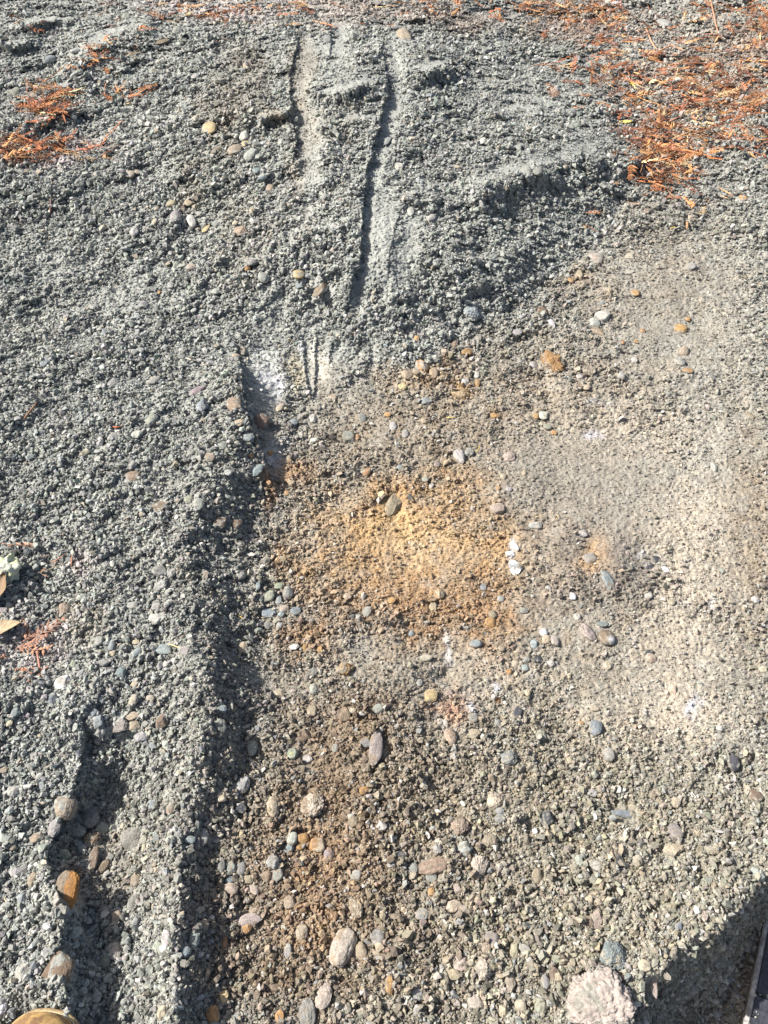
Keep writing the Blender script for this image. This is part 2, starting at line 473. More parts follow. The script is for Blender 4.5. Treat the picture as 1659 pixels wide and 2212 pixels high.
def scatter(n, u0, u1, v0, v1, med, sig, lo, hi, dens, lift, colour, cfrom=None):
    """Grains on the ground: sizes in photograph pixels across, density field dens(U, V, compactness)."""
    U, V = rng.uniform(u0, u1, n), rng.uniform(v0, v1, n)
    sm = bil(GSM, U, V)
    keep = rng.uniform(0, 1, n) < dens(U, V, sm)
    U, V, sm = U[keep], V[keep], sm[keep]
    z = bil(GH, U, V)
    X, Y, T = pt(U, V, z)
    s = np.clip(np.exp(rng.normal(math.log(med), sig, len(U)) + 0.4 * fbm(U / 45, V / 45, 35, 3)), lo, hi)
    zone = 1 + 0.32 * sst(1500, 2000, V) + 0.15 * blob(U, V, 200, 1100, 350, 400) - 0.42 * sm - 0.2 * sst(300, 0, V)
    r = 0.5 * s * zone * T / F
    c = colour(U, V, bil(GC, U, V))
    return np.stack([X, Y, z + lift * r * rng.uniform(0.2, 1.6, len(U))], -1), r, c


def grains_mesh(name, P, R, C, mat):
    pick = rng.integers(0, len(PROTO), len(P))
    vv, ff, cc, off = [], [], [], 0
    for k, (pv, pf) in enumerate(PROTO):
        m = pick == k
        n = int(m.sum())
        if not n:
            continue
        rot = rand_rot(n)
        v = np.einsum('nij,vj->nvi', rot, pv) * R[m][:, None, None] * np.array([1, 1, 0.85]) + P[m][:, None, :]
        vv.append(v.reshape(-1, 3).astype(np.float32))
        ff.append((pf[None] + (off + np.arange(n) * len(pv))[:, None, None]).reshape(-1, 3))
        cc.append(np.repeat(C[m], len(pv), axis=0))
        off += n * len(pv)
    return build(name, np.concatenate(vv), np.concatenate(ff), np.concatenate(cc), mat)


def grain_colour(U, V, c):
    n = len(U)
    v = np.exp(rng.normal(0.02, 0.20, (n, 1)))
    tint = 1 + rng.normal(0, 0.03, (n, 3))
    c = c * v * tint
    k = rng.uniform(0, 1, n)
    dark = k < 0.05
    c[dark] = c[dark] * 0.55
    pal = (k > 0.05) & (k < 0.09)
    c[pal] = c[pal] * 0.4 + np.array([0.5, 0.49, 0.46]) * 0.6
    blu = (k > 0.09) & (k < 0.14)
    c[blu] = c[blu] * 0.5 + np.array([0.24, 0.27, 0.28]) * 0.5
    tan = (k > 0.14) & (k < 0.18)
    c[tan] = c[tan] * 0.5 + np.array([0.36, 0.29, 0.20]) * 0.5
    return np.clip(c, 0.02, 0.85)


def dens_fine(U, V, sm):
    return 1 - 0.45 * sm


def dens_mid(U, V, sm):
    cl = sst(-0.55, 0.25, fbm(U / 60, V / 60, 33, 3))
    return np.clip(1 - 1.12 * sm, 0.07, 1) * (0.35 + 0.65 * cl)


def dens_big(U, V, sm):
    cl = sst(-0.2, 0.5, fbm(U / 90, V / 90, 34, 3))
    z = 0.25 + 0.75 * sst(700, 1500, V) * (1 - 0.5 * blob(U, V, 1250, 1150, 380, 420))
    return (1 - 0.9 * sm) * (0.2 + 0.8 * cl) * z


def inframe(nf, nm, nb, u0, u1, v0, v1):
    a = scatter(nf, u0, u1, v0, v1, 4.4, 0.33, 2.6, 9, dens_fine, 0.6, grain_colour)
    b = scatter(nm, u0, u1, v0, v1, 7.2, 0.42, 3.6, 20, dens_mid, 0.75, grain_colour)
    c = scatter(nb, u0, u1, v0, v1, 16.0, 0.25, 10.0, 27, dens_big, 0.4, grain_colour)
    return [np.concatenate(x) for x in zip(a, b, c)]


GP, GR, GCOL = inframe(240000, 185000, 8000, -40, 1700, -25, 2240)
o1 = [inframe(14000, 26000, 1500, -600, -40, -150, 2400), inframe(14000, 26000, 1500, 1700, 2260, -150, 2400), inframe(3000, 9000, 300, -40, 1700, 2240, 2450)]
GP, GR, GCOL = [np.concatenate([g] + [x[i] for x in o1]) for i, g in enumerate((GP, GR, GCOL))]

# ------------------------------------------------------------------ the stones one can pick out, each a thing
#   per line: x y width height turn colour shape [!phrase = a stone others are described by]   (x, y in crops of the photograph, two units per pixel of the 1659 x 2212 view)
CROPS = [(0, 0), (829.5, 0), (0, 553), (829.5, 553), (0, 1106), (829.5, 1106), (0, 1659), (829.5, 1659)]
STONES = [
    """905 555 55 45 -20 y r !the yellow and cream pebble on the upper heap|845 512 28 40 0 t a|1015 648 55 52 -10 t r !the round tan pebble on the upper heap|1085 668 50 42 15 p r
1055 587 36 40 0 p r|1022 587 26 28 0 p r|1060 620 30 18 10 y r|932 655 34 42 20 b a|818 680 26 28 0 p a|1135 770 26 48 20 u r !the smooth blue-grey oval pebble|1110 737 36 26 -20 u r
1165 815 30 36 0 t r|562 752 36 26 0 c r|592 742 26 20 0 c a|742 880 36 36 0 t r|760 937 42 44 0 g r !the round grey pebble of the tan cluster on the left slope|828 955 34 44 -20 p r|668 958 22 26 0 c r
890 990 26 34 15 y a|1040 995 50 34 5 t a|935 967 36 30 0 g a|1090 910 26 26 0 t r|445 985 30 32 0 c a|580 1003 32 32 0 p a|815 877 36 22 -10 t r|790 905 26 20 0 b r
328 222 34 30 10 p r|222 165 22 22 0 p r|210 258 42 34 20 u a|65 405 40 32 0 n r|100 397 40 30 0 d a|965 352 46 42 20 p a !the pale angular stone high on the heap|700 180 40 24 40 b s|770 135 42 40 0 g c
1070 280 36 40 0 t a|845 330 30 26 0 p a|1415 172 32 30 0 g r|285 370 44 26 20 p a|645 485 26 30 0 p a|545 75 34 24 0 n a|870 612 26 24 0 g r|1120 675 32 28 0 g a""",
    """85 155 48 56 -20 t r !the oval tan pebble on the heap's crest|745 395 44 40 0 g c !the grey clod in the hollow of the heap|505 535 30 26 0 p r|665 742 36 40 20 g r|615 738 36 30 0 g a|580 638 22 30 0 g r|460 655 18 40 10 g a
690 608 34 26 0 p a|980 675 36 32 0 p a|1550 858 30 20 0 o r|1355 535 24 26 0 g r|868 982 18 16 0 o a|425 612 32 30 0 p a|65 720 34 30 0 p a|205 940 34 38 20 p a|115 915 28 26 0 p a|15 610 26 38 20 g r
785 722 22 26 20 c a|760 315 30 24 0 g a|1210 105 50 26 -20 p a|1000 15 44 26 0 p a""",
    """828 48 42 34 -10 k r|1085 28 52 46 0 g a !the grey stone with an orange pebble against it|1068 54 26 20 0 o r|1140 92 46 40 0 g r|1290 82 46 34 -15 y r !the mustard yellow pebble below the heap's ledges|763 40 28 30 0 n a|737 125 26 24 0 p r
932 153 36 28 0 p r|1385 145 46 80 15 b s !the dark brown bark-like chunk|688 157 14 14 0 o a|1048 408 22 40 -10 c r !the upright cream pebble by the left groove|1020 432 36 22 0 t r|882 415 30 28 0 p a|490 550 42 34 20 g r
855 582 38 54 40 v r|1012 640 60 60 -30 b a !the brown-grey angular rock in the left groove|872 652 50 56 0 u c|1128 722 60 54 35 b r !the smooth brown oval pebble|1035 718 42 36 0 t a|1073 655 22 36 0 g r|660 705 40 52 10 n c
592 770 44 36 10 p a|572 905 36 42 0 g c|570 952 60 40 0 b a !the brown wedge-shaped stone on the left slope|692 1080 70 40 0 b a !the flat brown three-sided stone|1072 783 52 46 0 u c|1112 925 44 56 20 u a !the blue-grey lump above the rusty edge|1167 853 26 24 0 o r
905 870 40 30 20 t a|1265 722 44 36 0 u r|1212 655 30 36 30 c a|1352 702 30 38 0 p a|1355 797 32 26 20 p r|1510 782 56 48 10 g c !the pale grey clod with an orange chip beside it|1544 783 20 22 0 o a|1567 705 36 30 0 g r
1585 933 30 34 20 o r|1490 947 36 18 20 d r|965 818 46 36 0 g a|195 460 40 30 10 u a|640 490 22 26 0 p a|490 782 44 34 0 g a|430 805 30 36 0 p a|665 540 38 44 30 g a|605 410 32 26 0 p r|825 850 30 30 0 g r
1240 1025 22 22 0 o a|1185 985 22 20 0 o a|860 1070 44 36 0 g r|815 1050 36 30 0 n a|85 155 34 32 0 d a|620 215 40 36 0 g r|838 235 24 30 0 p r|1085 862 22 18 0 o a|1132 1068 20 22 0 c r|985 935 40 32 0 g a|1005 1048 26 22 0 p a|1440 612 30 24 0 c a""",
    """735 458 78 92 -20 o c !the biggest orange-brown clod|1280 315 56 34 -5 o c !the lone orange clod on the far right slope|1085 160 34 26 10 o a|305 378 26 38 15 b r|360 415 42 36 40 o a|165 478 56 66 0 o c !the brown clod at the foot of the heap|103 514 54 46 0 t r
215 507 36 42 0 t r|330 598 72 36 20 y c !the flat mustard clay flake|80 565 36 28 0 y r|180 625 46 34 -20 u a|400 515 26 28 0 p r|350 545 32 28 0 p a|405 548 22 34 10 o a|940 262 60 50 30 p a !the glassy pale quartz lump|908 288 44 34 0 p a
922 325 36 46 -25 b a|1298 412 40 32 35 t r !the tan pebble right of the quartz|1280 458 50 40 0 p c|1312 495 40 20 0 o a|645 470 36 26 0 p a|1315 272 24 22 20 o a|1118 325 24 16 0 o a|1033 372 18 16 0 o a|1090 370 18 16 0 o a|1080 450 26 22 0 p a
845 522 28 22 0 p r|1025 517 30 26 0 p a|875 568 30 22 0 t r|658 693 28 24 0 o r|690 690 36 40 0 p r|707 738 36 28 20 n a|735 763 24 20 0 o a|325 865 42 58 -20 p a !the pale upright stone of the close pair|370 848 36 34 20 g r|540 867 52 38 -15 k r !the pinkish brown pebble on bare soil
515 952 26 24 0 t r|172 712 26 26 0 t r|15 685 28 26 0 o a|40 735 30 36 0 p a|230 900 28 24 0 v r|70 913 30 22 10 u a|178 965 28 22 0 g r|205 993 20 24 0 p a|115 1045 20 34 -30 d a !the dark blue slate chip by the orange clay|42 1078 56 92 20 t s !the tall grey-brown stone standing in the orange clay
495 1002 16 16 0 o a|605 940 20 22 0 t a|1425 915 24 30 0 p a|1580 690 46 30 0 t a|845 82 32 34 0 t a|806 105 24 26 0 o a|380 245 70 66 0 u c !the bluish clod at the heap's right foot|915 10 62 36 10 k r !the pinkish grey stone under the heap's right end|1062 3 34 26 0 k r
725 290 24 36 -20 p a|575 330 42 30 0 g r|1325 45 40 26 0 g r|685 238 44 40 0 b a|140 355 20 26 0 o a|490 1090 60 44 0 k a !the pinkish stone sunk beside the orange clay|480 690 40 22 0 o c|92 768 26 34 0 g r|540 1008 26 20 0 p r""",
    """270 735 66 54 10 p a !the white-faced blue stone near the left edge|228 808 48 42 0 u r|520 700 38 46 20 u r|438 655 60 30 -10 g r|485 575 26 42 0 u r|487 612 30 28 0 t r|428 558 34 38 0 g r|590 562 40 24 10 c a|588 612 30 46 20 u a
672 462 66 42 10 p a !the pale three-sided stone on the left mound|690 255 62 46 10 g r|742 262 36 42 0 g c|695 318 50 44 0 p c|676 408 36 28 0 g r|572 402 44 26 0 p a|710 596 66 38 15 u r !the long blue-grey stone on the left mound|800 600 50 36 0 g a|515 926 88 54 20 v a !the long purple-brown stone
585 925 50 44 0 t a|614 970 56 40 -20 p r|425 905 40 50 0 u a|403 872 32 38 20 u a|575 812 42 48 0 c c|570 880 50 34 10 c a|650 808 34 30 0 c r|700 905 44 54 20 b a|582 742 36 28 0 t a|400 748 26 32 0 p a
1048 586 44 42 0 t r !the round tan pebble in the shade of the left mound|1207 782 40 32 0 c r !the cream oval pebble below the rusty patch|1160 437 58 40 10 u a !the slate-blue stone at the rusty edge|1245 349 44 44 0 g r|1165 362 40 44 0 n r|1207 320 38 28 0 n r|1278 430 40 36 0 u r|1228 418 40 30 0 k r|1214 441 28 26 0 u a|1204 382 26 38 0 u r|1208 490 26 30 20 p r
1160 492 36 32 0 g r|1585 432 36 42 20 g r|1348 857 38 50 0 t r|1488 872 50 56 0 b a|1090 1016 42 78 5 g r !the upright grey stone below the mound's dark slope|950 930 52 60 0 g c|1312 968 58 40 10 b a|1490 680 82 58 -20 o c !the ragged orange clay lump|1500 368 36 30 0 c c
1355 765 34 40 0 p r|1380 592 26 26 0 o a|1318 590 22 32 0 o a|1636 850 46 36 -30 g r|1625 1020 54 132 5 v r !the long grey bar-shaped cobble|1580 998 46 36 0 g r|1265 1045 44 44 0 n r|950 45 50 46 0 b a|1020 50 48 44 0 b a|1115 320 18 28 0 u r|960 850 38 36 0 u a
280 420 50 44 0 t c|1450 1020 30 34 0 g r|1630 965 30 40 0 p a|1525 858 30 22 0 c r|1360 690 30 40 0 g c|1040 275 40 36 0 g c|780 660 36 26 0 g a|1330 1065 40 30 0 p a|345 700 20 40 20 p a|315 660 26 30 0 n a|70 865 36 34 0 u r|125 770 40 24 0 p a|235 495 44 44 0 c c""",
    """880 523 52 70 -30 k r !the cream and pink cobble of the pair on the right|962 545 66 62 0 b r !the brown cobble with a white patch|945 485 46 24 10 u r|200 796 60 52 -25 y r !the yellow-tan cobble|288 971 50 76 -10 t r !the blocky tan cobble|385 890 44 38 0 g r
968 295 42 72 -10 u r !the blue-grey oval stone set flush in the soil|890 200 58 40 -30 g r !the grey pebble in the small orange hollow|470 446 36 36 0 t r|462 480 46 34 0 o r|397 568 52 36 0 u r|700 551 36 34 0 c r|738 556 36 46 -10 k r !the pinkish round pebble of the orange rim|648 570 30 34 0 u r
665 638 36 30 0 d r|615 637 30 26 0 g r|610 675 32 26 0 u r|540 690 24 22 0 o r|1155 632 44 32 0 c r|965 664 34 32 0 c r|720 656 36 36 0 p c|565 240 48 56 -20 u a !the blue flake with white edges|565 145 24 44 -20 w a|546 180 38 24 0 w a|1216 248 32 24 20 w a
1145 235 40 34 0 d a|1175 205 40 34 0 d a|1143 362 30 26 0 p r|578 868 34 38 30 d a !the shiny black chip|620 783 22 24 0 c r|495 812 20 22 0 o a|908 847 46 28 10 c r|915 930 54 72 20 u a !the slate grey slab in the pale sand|680 970 46 46 0 n c|970 1048 48 50 0 g r|540 1060 76 64 0 g c !the big grey crumbling clod
1245 770 30 38 0 c a|860 92 42 24 0 p a|180 632 52 26 0 k r|153 738 26 30 0 g r|35 382 32 30 0 o a|240 352 40 50 0 t c|213 412 36 46 0 t c|430 326 26 30 0 u a|385 962 60 48 0 t c|490 910 30 30 0 g r|1145 606 44 24 0 d a|1450 935 26 24 0 p a|1445 968 34 26 0 p a|1640 680 36 26 0 c a
1512 1085 40 64 10 d r !the upright dark stone at the right edge|655 60 52 26 0 g a|690 520 34 30 0 w a|815 365 26 30 0 w r|835 452 28 28 0 p r|710 325 26 24 0 p r|505 375 28 26 0 g r|605 425 36 24 0 g a|120 525 26 26 0 u a|510 590 28 26 0 t r|1245 390 30 26 0 t r|1605 380 32 22 0 p a|280 780 38 34 0 k a|1080 860 40 24 0 k r|855 910 26 18 0 o a""",
    """284 168 84 94 -5 t r !the big round tan cobble in the gully|388 210 94 74 40 g a !the grey sharp-edged rock in the gully|235 260 50 66 0 g a|570 308 88 80 0 v a !the purple-grey wedge-shaped rock|402 310 72 54 0 b c|340 272 56 44 0 g a|342 342 34 48 -30 u a|440 260 56 44 20 g a
406 395 34 98 -5 b s !the upright brown shard|447 424 38 54 25 b r|275 375 56 40 0 n a|160 300 60 44 0 t c|1180 170 48 78 -10 t r !the upright brown and tan stone|1350 160 100 98 -15 k c !the large lumpy pinkish cobble|1308 308 48 44 0 o r|1372 332 66 56 10 o r !the two-tone orange and tan cobble|1296 341 28 24 0 o r
1262 302 44 56 0 p r|1247 346 44 40 0 u a|958 125 34 40 -20 c r|1048 76 52 72 20 p a|1036 176 54 34 0 d a|997 430 48 56 0 g a|1043 434 40 48 0 g r|955 421 32 56 0 g a|880 300 36 62 0 g a|933 314 52 14 0 p a|820 308 48 34 0 u r|1080 657 100 46 -8 k r !the long pinkish stone lying flat|1068 693 36 36 -30 o a
1305 708 50 64 -15 c r !the cream egg-shaped pebble|1480 775 92 142 20 k r !the largest pale pinkish cobble|1555 793 52 68 -15 t r|1632 730 62 62 0 g r|1540 603 60 84 -10 c c|718 738 40 58 -15 p r !the pale oval pebble on the gully's right bank|838 740 44 72 0 u r|800 797 46 48 0 u r|573 583 38 62 0 g r|500 650 50 58 0 t a
588 482 42 58 0 t r|322 710 58 48 -25 p a|285 540 92 150 0 b r !the rust-brown boulder half buried in the gully's left bank|250 880 110 130 10 b r !the grey-brown boulder half buried above the boot|455 840 44 58 0 n a|497 788 60 66 0 k c|995 521 64 42 10 k r|1101 523 42 46 0 k r|990 482 38 36 0 u a
1075 480 40 34 0 t r|1200 462 44 50 0 g r|1152 470 44 42 0 b r|1178 405 54 58 0 g c|965 985 42 52 -15 y a|917 1066 56 64 -20 o r !the tan-orange stone at the bottom edge|1208 1076 36 50 -15 o a|1110 980 30 40 0 b r|1400 987 64 96 25 k a !the pinkish brown wedge-shaped stone|1328 1060 70 104 -10 g a !the upright grey rock at the bottom edge|1190 950 40 26 0 b r
10 1035 36 60 0 w a !the white stone at the left edge|355 966 42 30 -15 p a|412 990 48 40 0 g a|1572 97 42 36 0 o r|1516 210 26 22 -20 p a|1530 232 44 42 0 t r|1255 580 52 50 0 t a|970 755 26 60 0 o a|1242 790 34 48 0 g a|1422 376 44 60 0 v c|700 1055 40 50 0 c a|140 482 36 54 0 t r|68 452 52 46 0 p c
60 102 54 44 0 p c|1540 465 46 42 0 g r|880 678 40 44 0 t a|95 880 50 60 0 p a|735 185 32 36 0 t r|770 290 44 50 0 g a|660 157 36 40 0 u r|620 345 24 30 0 c r|670 440 24 24 0 c r|530 250 20 24 0 c r""",
    """935 1035 280 280 -20 k c !the big flat pale rock|990 808 110 112 0 u c !the blue-grey crumbling clod|1125 855 50 42 0 c r|1163 932 30 100 5 k s !the pale upright shard|207 427 126 62 -12 b r !the long brown cobble|125 435 42 44 0 g r|412 430 74 100 20 k c !the pale pink crumbling lump|305 600 72 46 -15 c r !the cream oval cobble
350 350 66 58 0 p c|230 345 40 50 0 p c|615 682 46 26 10 d r !the small dark smooth pebble|1042 198 112 28 5 u r !the dark blue-grey stone set flush with the gravel|1245 355 78 52 0 c a !the cream jagged stone|1260 147 38 42 20 c r|500 218 42 38 0 g r|500 185 36 26 0 u r|730 270 32 40 0 c a|652 274 22 26 0 w a
845 402 34 42 0 p a|912 420 64 44 0 p c|1015 400 36 56 -30 d a|885 572 36 38 0 c c|920 650 44 74 25 k a !the pale pinkish splintered stone|880 665 34 46 0 b a|1385 640 30 46 10 k r|740 897 48 56 0 b r !the brown pebble above the big flat rock|562 797 34 62 10 t a|607 780 44 36 0 p r|440 776 44 44 0 c a
205 535 30 34 0 o c|315 520 30 40 -20 k a|330 845 64 56 0 k c|430 870 70 80 0 k c|260 908 34 60 0 c a|300 892 56 40 0 t r|395 1012 60 64 0 k a|545 930 44 64 15 c a|590 1030 46 46 0 c r|680 1030 56 62 0 n c|140 980 46 40 0 p a|145 1048 36 40 0 p c|25 935 34 70 0 o a|600 1085 40 40 0 c a
1330 960 50 34 -30 g a|480 142 66 74 0 c c|330 250 80 76 0 t c|460 312 70 56 0 t c|78 374 38 32 0 d r|700 222 58 62 0 d c|1400 215 44 42 0 n r|1425 355 70 32 0 c c|1610 118 56 50 0 b a|660 470 40 62 15 t a|1095 402 42 40 0 c r|165 632 62 50 0 g c|466 736 60 48 -25 v a|700 925 34 54 -10 g a|1255 275 56 60 -20 v a|205 475 46 36 0 g r|1275 685 36 26 -40 u a|900 108 50 34 0 p c"""]
COLS = {'g': (0.30, 0.30, 0.275), 'n': (0.30, 0.32, 0.245), 'u': (0.255, 0.29, 0.30), 'p': (0.43, 0.42, 0.385), 'w': (0.75, 0.75, 0.75), 't': (0.38, 0.32, 0.235), 'c': (0.48, 0.41, 0.31),
        'o': (0.42, 0.255, 0.12), 'b': (0.24, 0.185, 0.135), 'd': (0.075, 0.08, 0.09), 'k': (0.43, 0.365, 0.31), 'y': (0.47, 0.37, 0.21), 'v': (0.29, 0.255, 0.245)}
CNAME = {'g': 'grey', 'n': 'greenish grey', 'u': 'blue-grey', 'p': 'pale grey', 'w': 'white', 't': 'tan', 'c': 'cream', 'o': 'orange', 'b': 'brown', 'd': 'dark', 'k': 'pinkish', 'y': 'yellow-tan', 'v': 'purple-grey'}
bm = bmesh.new()
bmesh.ops.create_icosphere(bm, subdivisions=4, radius=1)
SV = np.array([v.co[:] for v in bm.verts])
SF = np.array([[v.index for v in f.verts] for f in bm.faces])
bm.free()
bm = bmesh.new()
bmesh.ops.create_icosphere(bm, subdivisions=6, radius=1)
SV6 = np.array([v.co[:] for v in bm.verts])
SF6 = np.array([[v.index for v in f.verts] for f in bm.faces])
bm.free()


def n3(p, s):
    """Smooth noise on points of a sphere."""
    r = 0
    for k in range(3):
        r = r + vn(p[:, k] * 1.25 + 17.3 * s + 5.1 * k, p[:, (k + 1) % 3] * 1.25 + 7 * k + 31.7 * s, int(s * 97) + k) - 0.5
    return r


def stone_shape(kind, seed, sv, fine):
    p = sv.copy()
    if kind == 'r':
        r = 1 + 0.22 * n3(p * 1.1, seed) + 0.07 * n3(p * 3.2, seed + 3) + 0.02 * n3(p * 9, seed + 5) + fine * 0.018 * n3(p * 24, seed + 6)
        if rng.uniform() < 0.6:                     # a worn face or two
            nn = sphere_points(4)
            dt_ = p @ nn.T
            r = np.minimum(r, np.min(np.where(dt_ > 0.1, rng.uniform(0.72, 0.95, 4)[None] / np.maximum(dt_, 0.1), 9), axis=1) * (1 + 0.02 * n3(p * 6, seed)))
        p = p * r[:, None]
        p = np.sign(p) * np.abs(p) ** rng.uniform(0.86, 1.0)
    elif kind in 'as':
        nn = sphere_points(13)
        dd = rng.uniform(0.66, 0.98, 13)
        sup = np.min(np.where(p @ nn.T > 0.05, dd[None] / np.maximum(p @ nn.T, 0.05), 9), axis=1)
        r = np.minimum(1.0, sup)
        r = r * (1 + 0.05 * n3(p * 3, seed) + 0.03 * n3(p * 8, seed + 2) + fine * 0.03 * n3(p * 22, seed + 4))
        p = p * r[:, None]
    else:
        q = p + 0.0
        l1 = lumps(q[:, 0] * 2.6 + seed, q[:, 1] * 2.6 + q[:, 2] * 1.7, int(seed * 31))
        l2 = lumps(q[:, 0] * 6 + seed, q[:, 1] * 6 + q[:, 2] * 4.1, int(seed * 31) + 2)
        nn = sphere_points(12)
        sup = np.min(np.where(p @ nn.T > 0.05, rng.uniform(0.72, 1.0, 12)[None] / np.maximum(p @ nn.T, 0.05), 9), axis=1)
        r = np.minimum(1, sup) * (0.86 + 0.14 * n3(q * 1.6, seed) + 0.08 * l1 + 0.10 * l2 + 0.05 * n3(q * 7, seed + 3) + 0.06 * n3(q * 15, seed + 1) + fine * (0.025 * lumps(q[:, 0] * 12 + seed, q[:, 1] * 12, int(seed)) + 0.06 * n3(q * 34, seed + 7)))
        p = p * r[:, None]
    e = 0.5 * (p.max(0) - p.min(0))
    return (p - 0.5 * (p.max(0) + p.min(0))) / e


MARKS = [  # things and patches of the ground that labels may refer to
    ('the bright orange clay patch', 880, 1150), ('the two pale scrape grooves', 680, 790), ('the white smear in the left groove', 577, 825), ('the small orange hollow on the right', 1270, 1190),
    ('the tan-toed boot', 110, 2200), ('the black board', 1635, 2120), ('the orange needle litter at the upper right', 1435, 310), ('the rusty needle tuft at the upper left', 105, 240),
    ('the crumpled white-green lump', 18, 1233), ('the deep straight cut down the heap', 800, 300), ('the pale dusty sand on the right', 1440, 1540), ('the pink litter patch on the left edge', 70, 1400),
    ('the heap\'s right-hand ledge', 1250, 330), ('the gully', 220, 1780)]
recs = []
for (ox, oy), txt in zip(CROPS, STONES):
    for item in txt.replace('\n', '|').split('|'):
        item, _, phrase = item.partition('!')
        x, y, w, h, r, c, k = item.split()
        recs.append([ox + float(x) / 2, oy + float(y) / 2, float(w) / 2, float(h) / 2, math.radians(float(r)), c, k, phrase.strip()])
for q in recs:
    if q[7]:
        MARKS.append((q[7], q[0], q[1]))


def where(u, v, mu, mv):
    a = math.degrees(math.atan2(v - mv, u - mu)) % 360
    d = math.hypot(u - mu, v - mv)
    near_ = 'just ' if d < 45 else ('' if d < 120 else 'some way ')
    n = ['right of', 'below and right of', 'below', 'below and left of', 'left of', 'above and left of', 'above', 'above and right of'][int((a + 22.5) // 45) % 8]
    return near_ + n


used = {}
ALONE = {'r': 'rounded', 'a': 'angular', 'c': 'crumbly', 's': 'splintered'}


def stone_label(q):
    u, v, w, h, r, c, k, phrase = q
    size = max(w, h) * (0.55 + 0.45 * (1 - v / H)) if v < H else max(w, h)
    sz = 'tiny' if max(w, h) < 13 else 'small' if max(w, h) < 21 else 'middling' if max(w, h) < 32 else 'large'
    noun = 'clod' if k == 'c' else ('pebble' if k == 'r' and max(w, h) < 36 else 'cobble' if k == 'r' else 'stone')
    col = CNAME[c]
    head = f'{sz} {col} {ALONE[k]} {noun}'
    if phrase:
        t = phrase[4:]
        if t not in used:
            used[t] = 1
            if len(t.split()) >= 6:
                return t
            for m in sorted([m for m in MARKS if m[0] != phrase], key=lambda m: math.hypot(m[1] - u, m[2] - v)):
                t2 = t + ', ' + where(u, v, m[1], m[2]) + ' ' + m[0]
                if len(t2.split()) <= 16:
                    return t2
    ms = sorted([m for m in MARKS if m[0] != phrase], key=lambda m: math.hypot(m[1] - u, m[2] - v))
    for m in ms[:5]:
        t = f'{head} {where(u, v, m[1], m[2])} {m[0]}'
        if t not in used and len(t.split()) <= 16:
            used[t] = 1
            return t
    return None


def fix_length(t):
    w = t.split()
    return ' '.join(w[:16])


